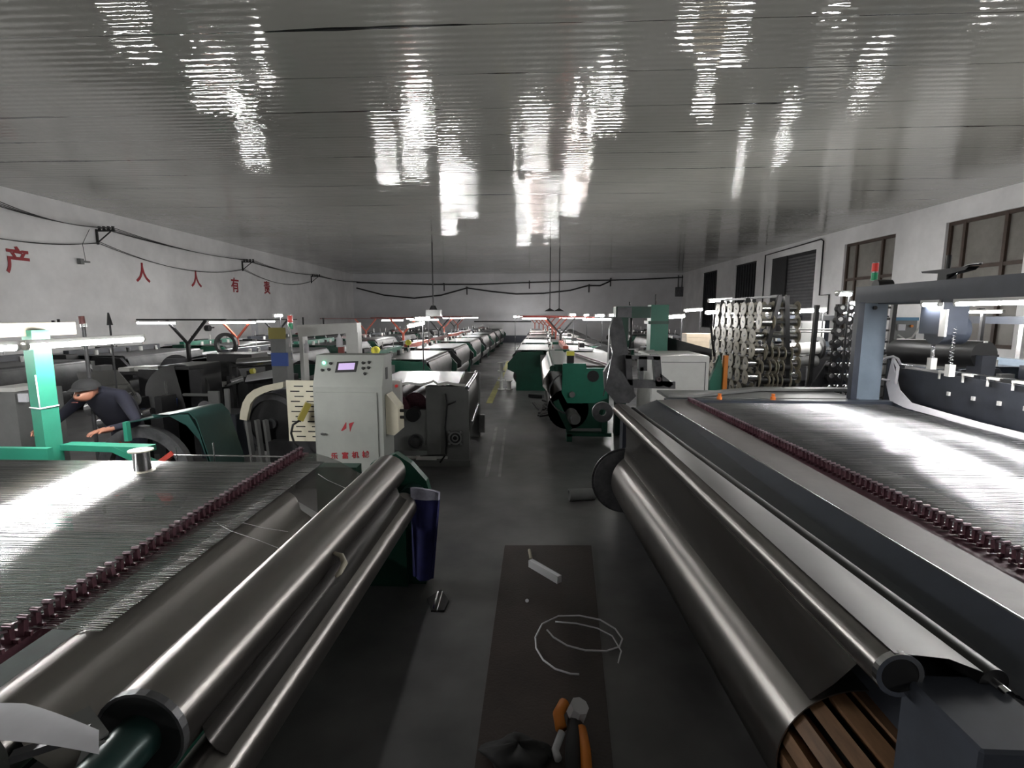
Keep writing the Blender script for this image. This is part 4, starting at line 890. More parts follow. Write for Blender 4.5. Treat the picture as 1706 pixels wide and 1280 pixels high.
stand(sx(610, 24), 24., 'orange_red', 'red_dark', 'orange stand seen past the white arch', W=4.0, tubeoff=1.3, zt=1.98)
for i, (px, Y) in enumerate(((672, 18.75), (731, 22.65), (740, 26.55), (757, 30.45), (763, 34.35))):
    stand(sx(px, Y), Y, 'orange_red' if i % 2 == 0 else 'dark', 'red_dark', f'{"orange" if i % 2 == 0 else "dark"} stand on the lettered wall side of the aisle, {ORD[i]} in depth', W=2.2, tubeoff=(.8, -.9, .5, .9, -.5)[i], zt=2.06, tl=1.1)
for i, (px, Y) in enumerate(((934, 18.0), (926, 21.9), (920, 25.8), (912, 29.7), (905, 33.6), (898, 37.6), (891, 39.5))):
    stand(sx(px, Y), Y, 'black' if i == 0 else 'orange_red', 'red', f'{"black" if i == 0 else "red"} stand across the aisle, {ORD[i]} in depth', W=2.6, tubeoff=(1.3, -.9, 1.1, 1.2, -.6, .8, -.9)[i], zt=2.08, tl=1.1, tm='tube_warm' if i in (2, 4) else 'tube')
# more lamps of the machines on the window side: (px, py, Y, length, direction)
extra = [((1180, 502), (1219, 500), 12.5, 'tube lamp hung above the spool rack'), ((1318, 520), (1376, 517), 11., 'long tube lamp between the spool rack and the creel rack'), ((1112, 529), (1140, 527), 12., 'very bright lamp beside the green gantry column'),
         ((1176, 522), (1192, 521), 13., 'short lamp just in front of the spool rack'), ((1140, 518), (1170, 516), 16., 'tube lamp between the gantry and the spool rack'), ((676, 545), (708, 538), 10.2, 'bright tube lamp over the dark looms past the white arch'),
         ((690, 531), (716, 530), 16.5, 'tube lamp in front of the dark hanging box'), ((948, 525), (958, 525), 18, 'lamp above the brown mesh loom, near the forked stands'), ((972, 526), (980, 525), 22, 'lamp above the mesh rolls, next in line'), ((990, 527), (1006, 526), 16, 'lamp beside the grey tapered arm'), ((1014, 526), (1026, 525), 17, 'lamp just behind the gantry'),
         ((1412, 507), (1430, 507), 10, 'upper of two thin lamps beside the navy column'), ((1408, 515), (1426, 515), 10, 'lower of two thin lamps beside the navy column'), ((455, 527), (470, 526), 14, 'small lamp by the signal tower'), ((855, 528), (860, 528), 24, 'small lamp at the end of the red crossbars')]
for ei, (p, q_, Y, lab) in enumerate(extra):
    t = tube_lamp(aY(*p, Y), aY(*q_, Y*1.03), lab, 'machine lamps', r=.03, up=.045); e_ = aY(*q_, Y*1.03)
    MB().cyl(e_+Vector((-.05, 0, .04)), Vector((e_.x-.05, e_.y, 1.16 if ei in (4, 6, 8, 9, 13) else 0)), .014, n=8).build('post', 'dark', t)
# outlying lamps; those behind the camera are unseen, added to light the hall
for i, (x, y) in enumerate(((-4.2, -2.2), (4.3, -2.4), (8.6, 1.5), (8.9, 6.), (9.0, 10.4), (9.1, 15.), (9.1, 19.8), (9.1, 24.), (-8.8, 1.5), (-9.3, 6.))):
    tube_lamp((x, y, 2.25), (x, y+1.2, 2.25), f'tube lamp, the {ORD[i]} of the outlying and added lamps', 'outlying lamps', r=.022)
    t = thing('lamp_post', f'post holding the {ORD[i]} outlying lamp', 'post', (x+.1, y+.6, 0), 'outlying lamp posts'); MB().bar((x+.12, y+.6, 0), (x+.12, y+.6, 2.3), .06, .06).bar((x+.12, y+.6, 2.3), (x, y+.6, 2.3), .05, .05).build('post', 'black', t)
#@@DETAIL
# ------------------------------------------------------------ painted characters on the lettered wall
def wallpt(px, py, off=.02):
    x = -14.
    for _ in range(6): p = aX(px, py, x); x = wallX('l', p.y)+off
    return aX(px, py, x)
wang = math.atan2(-(wallX('l', 40)-wallX('l', 10)), 30)
for ch, px, py, sz, lab in (('产', 31, 437, .74, 'large red painted character beside the first cable bracket, first of the row'), ('人', 238, 457, .72, 'red painted two-stroke character, the one closer to the first cable bracket'), ('人', 327, 467, .72, 'red painted two-stroke character, the one closer to the second cable bracket'), ('有', 392, 477, .72, 'red painted character under the second cable bracket, with a box-shaped lower half'), ('责', 445, 481, .72, 'small dense red painted character, last of the row')):
    o = text(ch, sz, wallpt(px, py, .012), (math.pi/2, 0, math.pi/2+wang), 'sign_red', 'painted_character', None, .004, .014)
    tag(o, lab, 'lettering', 'red characters on the wall')
# ------------------------------------------------------------ cable brackets and cables along the walls
brs = []
for i, (px, py, sc_) in enumerate(((160, 385, 1.), (403, 437, 1.), (518, 461, 1.), (594, 471, .8))):
    p = wallpt(px, py); brs.append(p)
    t = thing('cable_bracket', f'black wall bracket with a row of insulators, {ORD[i]} along the lettered wall', 'bracket', p, 'cable brackets'); 
    MB().bar(p+Vector((.02, 0, .05)), p+Vector((.02, 0, -.42)), .05, .05).bar(p+Vector((.02, 0, 0)), p+Vector((.62, 0, 0)), .05, .04).bar(p+Vector((.02, 0, -.36)), p+Vector((.48, 0, -.02)), .03, .03).build('arm', 'black', t)
    for k in range(4): q = p+Vector((.12+.15*k, 0, .02)); MB().cyl(q, q+Vector((0, 0, .05)), .05, .04, 10).cyl(q+Vector((0, 0, .05)), q+Vector((0, 0, .12)), .03, .045, 10).build('insulator', 'dark', t)
start = wallpt(-60, 337); 
def sag(a, b, d, n=14): return [lerp(a, b, i/n)-Vector((0, 0, d*4*(i/n)*(1-i/n))) for i in range(n+1)]
for k in range(4):
    pts = []; chain = [start+Vector((.12+.15*k, 0, .15))]+[p+Vector((.12+.15*k, 0, .10)) for p in brs]
    for i in range(len(chain)-1): pts += sag(chain[i], chain[i+1], .12+.03*k)[:-1]
    pts.append(chain[-1]); tag(MB().tube(pts, .012, 6).build('power_cable', 'dark'), f'thin power cable over the brackets of the lettered wall, {ORD[k]} from the wall', 'cable', 'bracket cables')
low = [wallpt(-60, 388, .05), brs[0]+Vector((.05, 0, -.38)), brs[1]+Vector((.05, 0, -.36)), brs[2]+Vector((.05, 0, -.3))]
for k in range(2):
    pts = []
    for i in range(3): pts += sag(low[i]+Vector((k*.06, 0, k*.03)), low[i+1]+Vector((k*.06, 0, k*.03)), .12+.3*(i > 0)+.05*k)[:-1]
    pts.append(low[3]); tag(MB().tube(pts, .010, 6).build('power_cable', 'dark'), ('slack lower cable', 'second slack lower cable, just off the wall,')[k]+' looping between the wall brackets', 'cable', 'slack cables')
p = wallpt(133, 434); t = thing('wall_fitting', 'small grey junction fitting with a drop cable below the first bracket', 'fitting', p)
MB().box(p.x, p.x+.12, p.y-.1, p.y+.02, p.z-.12, p.z+.05).box(p.x, p.x+.08, p.y+.03, p.y+.28, p.z-.05, p.z+.0).build('body', 'grey_paint', t); MB().tube([p+Vector((.05, .15, 0)), p+Vector((.05, .1, .5)), brs[0]+Vector((.05, -.3, .0))], .008, 5).build('drop_cable', 'dark', t)
p = wallpt(343, 547); t = thing('wall_lamp', 'small round black fan-like fitting on the wall between the lamp stands', 'fitting', p); MB().cyl(p, p+Vector((.18, 0, 0)), .13, n=16).bar(p+Vector((.1, 0, 0)), p+Vector((.1, .4, .02)), .05).build('body', 'black', t)
# pipes and radiators on the lettered wall
a, b = wallpt(165, 593, .12), wallpt(540, 566, .12); tag(MB().cyl((a.x, a.y, a.z), (b.x, b.y, b.z), .035, n=10).build('heating_pipe', 'dark'), 'dark heating pipe running along the lettered wall above the radiators', 'pipe')
def radiator(p0, p1, z0, z1, lab, n, nrm):
    t = thing('radiator', lab, 'radiator', lerp(p0, p1, .5), 'cast iron radiators')
    b_ = MB(); a_, c_ = Vector(p0), Vector(p1)
    for i in range(n):
        q = lerp(a_, c_, (i+.5)/n); w_ = (c_-a_).length/n*.33
        b_.box(q.x-(w_ if abs(nrm.y) > .5 else .05), q.x+(w_ if abs(nrm.y) > .5 else .05), q.y-(.05 if abs(nrm.y) > .5 else w_), q.y+(.05 if abs(nrm.y) > .5 else w_), z0, z1)
    b_.bar(Vector((a_.x, a_.y, z1-.06)), Vector((c_.x, c_.y, z1-.06)), .04).bar(Vector((a_.x, a_.y, z0+.06)), Vector((c_.x, c_.y, z0+.06)), .04); b_.build('column_stack', 'radiator', t); 
    for e_ in (a_, c_): MB().box(e_.x-.03, e_.x+.03, e_.y-.03, e_.y+.03, 0, z0+.06).build('leg', 'radiator', t)
    return t
def wy(px, Y0=None, off=.14):
    p = wallpt(px, 600, off); return p
for i, (pa_, pb_) in enumerate(((96, 128), (152, 184), (190, 255))):
    a, b = wy(pa_), wy(pb_); radiator((a.x, a.y, 0), (b.x, b.y, 0), .45, 1.05, f'white ribbed radiator on the lettered wall, {ORD[i]} from the camera', 12+4*i, Vector((1, 0, 0)))
a, b = aY(812, 560, YB-.15), aY(840, 560, YB-.15); radiator((a.x, a.y, 0), (b.x, b.y, 0), .35, 1.45, 'tall ribbed radiator on the far wall at the end of the aisle', 16, Vector((0, 1, 0)))
tag(MB().cyl((aY(790, 540, YB-.1).x, YB-.055, 1.62), (aY(885, 540, YB-.1).x, YB-.055, 1.62), .05, n=8).build('heating_pipe', 'dark'), 'dark heating pipe on the far wall above the radiator', 'pipe')
tag(MB().box(aY(800, 570, 40).x, aY(880, 570, 40).x, 40.3, 40.8, 0, .55).build('low_bench', 'navy_dark'), 'low dark bench in front of the far wall radiator', 'bench')
# far wall cables
def bk(px, py): return aY(px, py, YB-.06)
q0 = bk(594, 471)
tag(MB().tube([bk(594, 471), bk(720, 474), bk(800, 474), bk(880, 471), bk(960, 468), bk(1060, 466), bk(1163, 461)], .05, 6).build('power_cable', 'black'), 'straight thick cable along the top of the far wall', 'cable')
tag(MB().tube([bk(594, 480), bk(640, 492), bk(690, 497), bk(735, 492), bk(778, 480), bk(820, 486), bk(860, 490), bk(905, 489), bk(950, 484), bk(980, 476), bk(1000, 476), bk(1018, 468)], .06, 6).build('power_cable', 'black'), 'thick sagging cable swagged across the far wall', 'cable')
for i, (px, py) in enumerate(((740, 478), (882, 474), (778, 484), (981, 480), (1017, 470))):
    p = bk(px, py); tag(MB().bar(p+Vector((0, 0, .3)), p-Vector((0, .0, .35)), .09).bar(p+Vector((0, 0, .25)), p+Vector((0, -.35, .25)), .08).build('cable_hook', 'black'), f'small black hook holding the far wall cables, {ORD[i]} of five', 'hook', 'far wall hooks')
hb = thing('hanging_box', 'dark grey box hanging on a rod from the ceiling over the far looms', 'box', aY(722, 517, 24)); p = aY(722, 520, 24)
MB().box(p.x-.32, p.x+.35, 23.8, 24.3, p.z-.2, p.z+.1).build('box', 'grey_paint', hb); MB().cyl((p.x, 24, p.z+.1), (p.x, 24, p.z+.3), .2, .1, 14).build('cap', 'black', hb); MB().cyl((p.x, 24, p.z+.25), (p.x, 24, ZC), .03, n=8).build('rod', 'dark', hb)
for i, px in enumerate((916, 932)):
    p = aY(px, 518, 26); t = thing('hanging_rod', f'thin rod hanging from the ceiling to the red crossbars, {"first" if i == 0 else "second"} of two', 'rod', p); MB().cyl((p.x, 26+i*.4, p.z), (p.x, 26+i*.4, ZC), .025, n=8).build('rod', 'dark', t); MB().cyl((p.x, 26+i*.4, p.z-.02), (p.x, 26+i*.4, p.z+.12), .28, .04, 10).build('foot', 'dark', t)
p = bk(1147, 486)-Vector((.55, 0, 0)); eb = thing('fuse_box', 'grey fuse box with conduits high on the far wall by the window wall corner', 'box', p)
MB().box(p.x-.5, p.x+.5, YB-.3, YB-.05, p.z-.4, p.z+.35).build('box', 'iron', eb); c_ = MB()
for dx in (-.3, 0, .3): c_.cyl((p.x+dx, YB-.1, p.z+.35), (p.x+dx, YB-.1, p.z+1.3), .035, n=6)
c_.cyl((p.x+.3, YB-.1, p.z-.4), (p.x+.3, YB-.1, p.z-1.4), .035, n=6); c_.build('conduit', 'dark', eb)
# ------------------------------------------------------------ floor things in the aisle
mat('mat_brown', (.028, .018, .015), .55, var=.3, vscale=3, bump=.3, bscale=60)
m0, m1, m2, m3 = aZ(841, 912, 0), aZ(985, 912, 0), aZ(1022, 1290, 0), aZ(790, 1290, 0)
d_ = (m3-m0); d2 = (m2-m1); m3 = m0+d_*1.3; m2 = m1+d2*1.3
mt = tag(MB().prism([tuple(v[:2]) for v in (m0, m3, m2, m1)], 0, .02, 'z').build('floor_mat', 'mat_brown'), 'dark brown mat lying along the aisle floor', 'mat')
cl = thing('plastic_case', 'clear flat plastic case lying on the brown mat', 'case', aZ(908, 950, .02)); a, b = aZ(884, 938, .05), aZ(932, 966, .05)
MB().bar(a, b, .05, .06).build('case', 'plastic', cl); MB().bar(a+Vector((0, 0, .02)), b+Vector((0, 0, .02)), .03, .025).build('label', 'paper', cl)
tag(MB().cyl(aZ(882, 917, .03), aZ(885, 932, .03), .015, n=10).build('small_bottle', 'cream_dark'), 'tiny tan bottle lying by the end of the plastic case', 'bottle')
tag(MB().cyl(aZ(878, 1001, .02), aZ(878, 1001, .035), .014, n=10).build('bottle_cap', 'paper'), 'small pale cap on the mat, below the plastic case', 'cap')
def zf(px, py, z=.03): return aZ(px, py, z)
lp = [(892, 1062), (903, 1040), (930, 1027), (965, 1026), (1000, 1033), (1025, 1048), (1037, 1065), (1032, 1078), (1010, 1085), (975, 1084), (945, 1076), (922, 1062), (908, 1046)]
pts = []
for i in range(len(lp)-1):
    for k in range(4): pts.append(lerp(zf(*lp[i], .06+.05*math.sin(i*.7)), zf(*lp[i+1], .06+.05*math.sin((i+1)*.7)), k/4))
l2 = [(892, 1062), (893, 1080), (905, 1100), (925, 1115), (950, 1123), (965, 1124)]; l3 = [(925, 1036), (960, 1039), (995, 1047), (1020, 1060), (1035, 1085), (1030, 1105)]
tag(MB().tube(pts, .006, 6).tube([zf(*p, .04) for p in l2], .006, 6).tube([zf(*p, .04) for p in l3], .005, 6).build('wire_loop', 'paper'), 'pale loop of thin strapping wire lying on the brown mat', 'wire')
# glue gun bottle in a bag
gg_ = thing('sealant_gun', 'orange and black tool in a clear plastic sleeve at the foot of the mat', 'tool', zf(950, 1220, 0))
a, b = zf(950, 1165, .14), zf(985, 1300, .10)
MB().tube([zf(940, 1172, .10), zf(930, 1190, .10), zf(935, 1215, .08)], .03, 10).build('handle', 'orange', gg_); MB().tube([zf(968, 1215, .09), zf(975, 1250, .09), zf(978, 1300, .09)], .028, 10).build('cartridge', 'orange', gg_)
MB().tube([zf(958, 1200, .08), zf(955, 1250, .08), zf(955, 1300, .08)], .04, 10).build('body', 'rubber', gg_); MB().cyl(zf(960, 1190, .10), zf(966, 1176, .16), .055, .05, 8, smooth=False).tube([zf(936, 1220, .08), zf(925, 1250, .05), zf(930, 1265, .05)], .02).build('sleeve', 'plastic', gg_)
bc = zf(862, 1272, 0); rows = []
for i in range(12):
    ph = math.pi*i/11; rows.append([bc+Vector((math.cos(t)*math.sin(ph)*(.17+.03*math.sin(3*t+i)), math.sin(t)*math.sin(ph)*(.10+.02*math.sin(5*t)), .055+.05*math.cos(ph)*(1+.3*math.sin(4*t)))) for t in [2*math.pi*k/26 for k in range(27)]])
o = MB().sheet(rows, .002).build('dark_bag', 'rubber'); tag(o, 'crumpled black bag beside the orange tool at the end of the mat', 'bag')
bs = thing('metal_strips', 'two short bright metal strips on a dark rag beside the loom foot', 'metal strip', zf(729, 1000, 0))
MB().bar(zf(730, 986, .03), zf(722, 1015, .02), .012, .008).bar(zf(737, 986, .03), zf(728, 1018, .02), .008, .008).build('strip', 'chrome', bs)
MB().prism([tuple(zf(px, py, 0)[:2]) for px, py in ((712, 1000), (735, 985), (748, 1003), (740, 1020), (718, 1020))], 0, .015, 'z').build('rag', 'black', bs)
po = thing('pipe_offcut', 'short grey rolled tube lying across the aisle by the gear wheel', 'pipe', zf(968, 825, 0)); a, b = aZ(948, 825, .07), aZ(990, 823, .07)
MB().ring(a, b, .07, .055).build('tube', 'grey_paint', po)
sc1 = thing('scrap_pile', 'heap of dark steel offcuts on the floor at the foot of the bright green loom', 'scrap', zf(905, 680, 0)); g = MB()
for i in range(14):
    q = zf(random.uniform(890, 922), random.uniform(664, 694), .06+.04*random.random()); an = random.uniform(0, 3.14); L_ = random.uniform(.15, .45); g.bar(q-Vector((math.cos(an)*L_/2, math.sin(an)*L_/2, 0)), q+Vector((math.cos(an)*L_/2, math.sin(an)*L_/2, .05)), .06, .04)
g.build('offcuts', 'iron', sc1); MB().bar(zf(882, 659, .05), zf(905, 661, .05), .12, .08).build('plank', 'dark', sc1); MB().cyl(zf(915, 697, .02), zf(926, 697, .02), .05).build('cloth_ball', 'paper', sc1)
# white reels in the aisle
ri = 0
for (px, py, k) in ((835, 649, 0), (835, 649, 1), (835, 649, 2), (848, 649, 0)):
    b_ = aZ(px, py, 0); h_ = .27; b_ = b_+Vector((0, 0, h_*k)); t = thing('empty_reel', ('white empty reel at the bottom of the aisle stack', 'white empty reel in the middle of the aisle stack', 'white empty reel on top of the aisle stack', 'white empty reel standing alone beside the aisle stack')[ri], 'reel', b_, 'white reels'); ri += 1
    MB().cyl(b_, b_+Vector((0, 0, .02)), .11, n=20).build('flange', 'white_paint', t); MB().cyl(b_+Vector((0, 0, h_-.02)), b_+Vector((0, 0, h_-.001)), .11, n=20).build('flange', 'white_paint', t); MB().cyl(b_+Vector((0, 0, .02)), b_+Vector((0, 0, h_-.02)), .05, n=16).build('barrel', 'white_paint', t)
# ------------------------------------------------------------ machines behind the green column: guard, drum wheel
wg = thing('let_off_pulley', 'big dark let-off wheel with red spokes under a green sheet guard', 'wheel', (-3.6, 5.1, 0)); c_ = aY(240, 790, 5.0)
rr = (790-703)/850*5.0
MB().ring(c_, c_+Vector((0, .08, 0)), rr, rr-.12, 48).build('rim', 'iron', wg)
for a_ in (35, 125, 215, 305):
    d_ = Vector((math.cos(math.radians(a_)), 0, math.sin(math.radians(a_)))); MB().bar(c_+Vector((0, .04, 0)), c_+Vector((0, .04, 0))+d_*(rr-.1), .1, .05).build('spoke', 'red', wg)
MB().cyl(c_-Vector((0, .02, 0)), c_+Vector((0, .3, 0)), .09).build('hub', 'red', wg)
MB().box(c_.x-.1, c_.x+.1, c_.y+.1, c_.y+.25, 0, c_.z).build('stand', 'green_dark', wg)
pts = [(215, 702), (260, 694), (312, 685), (318, 690), (352, 770), (330, 785)]
MB().sheet([[aY(209, 706, 4.9), aY(258, 697, 4.9), aY(300, 689, 4.9), aY(314, 688, 4.9), aY(326, 700, 4.9), aY(352, 775, 4.9), aY(356, 800, 4.9)], [aY(209, 706, 4.9)+Vector((0, .5, 0)), aY(258, 697, 4.9)+Vector((0, .5, 0)), aY(300, 689, 4.9)+Vector((0, .5, 0)), aY(314, 688, 4.9)+Vector((.03, .5, 0)), aY(326, 700, 4.9)+Vector((.03, .5, 0)), aY(352, 775, 4.9)+Vector((.03, .5, 0)), aY(356, 800, 4.9)+Vector((.03, .5, 0))]], .01).build('guard', 'green_sheen', wg, 'green sheet metal guard')
gp = MB(); arc = [(262+88*math.cos(math.radians(a_)), 790-100*math.sin(math.radians(a_))) for a_ in (95, 75, 55, 35, 15)]
out = [(262, 697), (300, 690), (316, 690), (334, 720), (356, 790)]
for i in range(4): gp.prism([tuple(aY(*arc[i], 4.92))[::2], tuple(aY(*out[i], 4.92))[::2], tuple(aY(*out[i+1], 4.92))[::2], tuple(aY(*arc[i+1], 4.92))[::2]], 4.90, 4.93)
gp.build('guard_plate', 'green_sheen', wg)
MB().bar(aY(210, 703, 4.85), aY(214, 735, 4.85), .05, .04).build('strap', 'green', wg)
# mesh rolls behind the person
rm = thing('mesh_roll_stand', 'stand holding two pale mesh rolls behind the bending worker', 'rolls', (-5.2, 7, 0))
a, b = aY(120, 655, 7.4), aY(222, 668, 6.6)
MB().sheet([[aY(128, 622, 7.6), aY(135, 645, 7.3), aY(150, 690, 7.0)], [aY(195, 617, 7.6), aY(215, 640, 7.2), aY(228, 657, 6.8)], [aY(196, 619, 7.6), aY(216, 642, 7.2), aY(229, 664, 6.8)]], .01).build('top_mesh', 'mesh_white', rm)
MB().cyl(aY(150, 682, 6.9), aY(226, 664, 6.9), .10, n=28).build('upper_roll', 'mesh_white', rm); MB().cyl(aY(170, 706, 6.8), aY(240, 690, 6.8), .09, n=28).cyl(aY(240, 690, 6.8), aY(255, 686, 6.8), .06, n=14).build('lower_roll', 'mesh_white', rm)
MB().box(-5.9, -5.75, 6.8, 7.2, 0, 1.0).box(-5.35, -5.25, 6.8, 7.1, 0, 1.05).box(-6.2, -5.2, 7.6, 7.7, 0, 1.35).build('frame', 'dark', rm)
# dark machinery clutter between the guard and the cabinet
def clutter(name, lab, cat, base, parts):
    t = thing(name, lab, cat, base)
    for nm, m_, b_ in parts: b_.build(nm, m_, t)
    return t
Yc = 7.6
def cb(x0, y0, x1, y1, Y, d=.3): a_, b_ = aY(x0, y0, Y), aY(x1, y1, Y); return MB().box(a_.x, b_.x, Y, Y+d, b_.z, a_.z, .01)
q = aY(300, 640, Yc)
clutter('dark_machine', 'black machine with a big round cover and grey plates, before the curved cream guard', 'machine', (q.x, Yc, 0),
  [('body', 'dark', cb(262, 610, 330, 790, Yc, .8)), ('round_cover', 'black', MB().cyl(aY(297, 652, Yc-.02), aY(297, 652, Yc+.5), .42, n=36)), ('lower_cover', 'navy_dark', cb(330, 690, 400, 790, Yc-.2, .5)),
   ('side_plate', 'grey_paint', cb(345, 652, 368, 700, Yc-.25, .04)), ('side_plate', 'grey_paint', cb(372, 648, 384, 690, Yc-.24, .04)), ('frame_bar', 'grey_paint', cb(303, 656, 348, 661, Yc-.22, .05).box(aY(303, 656, Yc).x, aY(306, 656, Yc).x, Yc-.22, Yc-.17, .9, aY(300, 656, Yc).z).box(aY(303, 656, Yc).x, aY(348, 656, Yc).x, Yc-.22, Yc-.17, aY(300, 693, Yc).z, aY(300, 690, Yc).z)),
   ('motor', 'iron', MB().cyl(aY(341, 678, Yc-.3), aY(341, 678, Yc), .09)), ('grip', 'white_paint', cb(349, 713, 351, 725, Yc-.3, .03)), ('grip', 'white_paint', cb(365, 713, 368, 724, Yc-.3, .03)), ('blue_can', 'blue', MB().cyl(aY(286, 678, Yc-.5), aY(286, 664, Yc-.5), .07)), ('silver_post', 'steel', cb(273, 636, 279, 690, Yc-.45, .05))])
q = aY(370, 620, 9.0)
clutter('winding_machine', 'black winding machine with stacked drums and white trays, below the forked stands', 'machine', (q.x, 9, 0),
  [('body', 'dark', cb(330, 612, 400, 700, 9.0, 1.)), ('head', 'black', cb(343, 590, 420, 610, 9.6, .6)), ('drum', 'black', MB().cyl(aY(370, 628, 8.9), aY(370, 628, 9.6), .3, n=30)), ('tray', 'white_paint', cb(332, 638, 372, 645, 8.7, .4)), ('tray', 'steel', MB().bar(aY(378, 642, 8.8), aY(410, 631, 8.9), .25, .04).bar(aY(385, 636, 8.8), aY(405, 629, 8.9), .1, .08)), ('leg', 'dark', MB().box(q.x-.4, q.x-.3, 8.8, 8.9, 0, 1.1)), ('leg', 'dark', MB().box(q.x+.2, q.x+.3, 8.8, 8.9, 0, 1.1))])
q = aY(445, 600, 8.6)
clutter('pale_roll_table', 'long pale mesh roll on a table with yellow end caps, beside the yellow banded column', 'roll', (q.x, 8.6, 0),
  [('roll', 'mesh_white', MB().cyl(aY(398, 606, 8.8), aY(470, 600, 8.8), .09, n=24)), ('cloth', 'paper', MB().sheet([[aY(412, 625, 8.7), aY(475, 612, 8.7)], [aY(408, 635, 8.4), aY(476, 625, 8.4)]], .02)), ('end_cap', 'yellow', MB().cyl(aY(418, 619, 8.6), aY(424, 618, 8.6), .045)), ('end_cap', 'yellow', MB().cyl(aY(466, 609, 8.6), aY(472, 608, 8.6), .045)), ('table', 'dark', cb(405, 628, 472, 640, 8.75, .6)), ('leg', 'dark', MB().box(q.x-.5, q.x-.4, 8.8, 8.9, 0, 1.2)), ('leg', 'dark', MB().box(q.x+.2, q.x+.3, 8.8, 8.9, 0, 1.2))])
q = aY(240, 600, 9.4)
clutter('long_table', 'long dark bench strewn with white trays in front of the radiators', 'bench', (q.x, 9.4, 0),
  [('top', 'dark', cb(170, 620, 330, 626, 9.4, 1.)), ('leg', 'black', MB().box(q.x-1., q.x-.9, 9.4, 9.5, 0, 1.1)), ('leg', 'black', MB().box(q.x+.8, q.x+.9, 9.4, 9.5, 0, 1.1)), ('tray', 'white_paint', cb(196, 613, 216, 621, 9.5, .3)), ('tray', 'white_paint', cb(222, 611, 250, 620, 9.6, .3)), ('box', 'grey_paint', cb(152, 610, 168, 624, 9.5, .3))])
gs = thing('side_cabinet', 'grey machine box with a small label behind the green column, at the picture edge', 'cabinet', (-5.6, 5.6, 0)); a, b = aY(-30, 655, 5.6), aY(42, 790, 5.6)
MB().box(a.x, b.x, 5.6, 6.2, 0, a.z).build('body', 'grey_paint', gs); MB().box(aY(30, 655, 5.58).x, aY(44, 655, 5.58).x, 5.57, 5.6, aY(30, 670, 5.58).z, aY(30, 656, 5.58).z).build('label', 'paper', gs); MB().box(a.x, b.x-.1, 5.7, 6.1, a.z, a.z+.05).build('tray', 'white_paint', gs)
# three short uprights at the beam top
for i, (px, y0, y1, m_, lab) in enumerate(((88, 534, 543, 'black', 'short black pin on the pale beam'), (97, 532, 543, 'black', 'taller black pin on the pale beam'))):
    a, b = aX(px, y0, -4.33), aX(px, y1, -4.33); tag(MB().cyl(Vector((-4.33, a.y, 2.13)), Vector((-4.33, a.y, a.z)), .012, n=8).build('beam_pin', m_), lab, 'pin')
a = aY(137, 527, 5.2); t = thing('signal_tower', 'small red and silver signal lamp on a grey post behind the pale beam', 'signal light', a); MB().cyl((a.x, 5.2, 0), (a.x, 5.2, aY(137, 542, 5.2).z), .018).build('post', 'dark', t); MB().cyl(aY(138, 543, 5.2), aY(135, 527, 5.2), .028).build('red_light', 'red_dark', t); MB().cyl(aY(139, 545, 5.2), aY(138, 540, 5.2), .03).build('collar', 'steel', t)
a = aY(181, 522, 6.5); t = thing('thin_post', 'thin black post with a tapered head beyond the end of the pale beam', 'post', a); MB().cyl((a.x, 6.5, 0), (a.x, 6.5, aY(181, 540, 6.5).z), .012).build('post', 'dark', t); MB().cyl(aY(183, 542, 6.5), aY(180, 521, 6.5), .035, .01).build('head', 'dark', t)
# notice sheets
p = wallpt(425, 550, .03); tag(MB().box(p.x-.02, p.x, p.y-.3, p.y+.3, p.z-.35, p.z+.35).build('notice_sheet', 'paper'), 'pale notice sheet on the lettered wall near the second lamp stand', 'notice')
# big pulley on the wall
p = aY(375, 574, 12.9); tag(MB().ring(p, p+Vector((0, .1, 0)), .30, .22).bar(p-Vector((0, 0, .28)), p-Vector((0, 0, p.z)), .06).build('pulley_wheel', 'black'), 'upright black wheel standing between the black and orange lamp stands', 'wheel')
# yellow round tag machines
for i, (px, py, Y) in enumerate(((625, 584, 10.8), (680, 571, 14.9))):
    p = aY(px, py, Y); t = thing('yellow_disc', f'yellow painted disc on the green gearbox, {("closer", "farther")[i]} of two', 'disc', p); MB().cyl(p, p+Vector((0, .08, 0)), .085, n=20).ring(p-Vector((0, .02, 0)), p, .085, .05).build('disc', 'yellow', t); MB().box(p.x-.02, p.x+.02, p.y+.01, p.y+.05, 0, p.z).build('stem', 'green_dark', t)
# window side background: boxes, control boxes, rolls
for i in range(4):
    p = aY(1166, 582-6.5*i, 13.2); tag(MB().box(p.x-.33, p.x+.35-.04*(i % 2), 13.2, 13.7, p.z, p.z+.095).build('carton', 'brown_box'), f'flat brown carton in the stack behind the black trough, {ORD[i]} from the bottom', 'carton', 'stacked cartons')
p = aY(1166, 584, 13.2); tag(MB().box(p.x-.4, p.x+.4, 13.15, 13.75, 0, p.z).build('pallet_table', 'dark'), 'dark table carrying the stacked brown cartons', 'table')
p = aY(1507, 546, 8.6); t = thing('control_box', 'grey control box with a small white screen seen under the navy beam', 'control box', p); a, b = aY(1490, 529, 8.6), aY(1526, 566, 8.6)
MB().box(a.x, b.x, 8.6, 8.9, b.z, a.z, .01).build('box', 'grey_paint', t); MB().box(a.x, b.x, 8.58, 8.6, a.z-.05, a.z).build('top_band', 'blue_label', t); MB().box(a.x+.06, a.x+.17, 8.57, 8.6, a.z-.21, a.z-.11).build('screen', 'paper', t); MB().cyl((b.x-.1, 8.6, a.z-.14), (b.x-.1, 8.57, a.z-.14), .02).build('button', 'orange', t); MB().box(a.x+.1, b.x-.1, 8.65, 8.85, 0, b.z).build('stand', 'dark', t)
MB().tube([aY(1496, 558, 8.5), aY(1508, 566, 8.5), aY(1520, 562, 8.4), aY(1532, 545, 8.4), aY(1538, 525, 8.4)], .014).build('hose', 'white_paint', t)
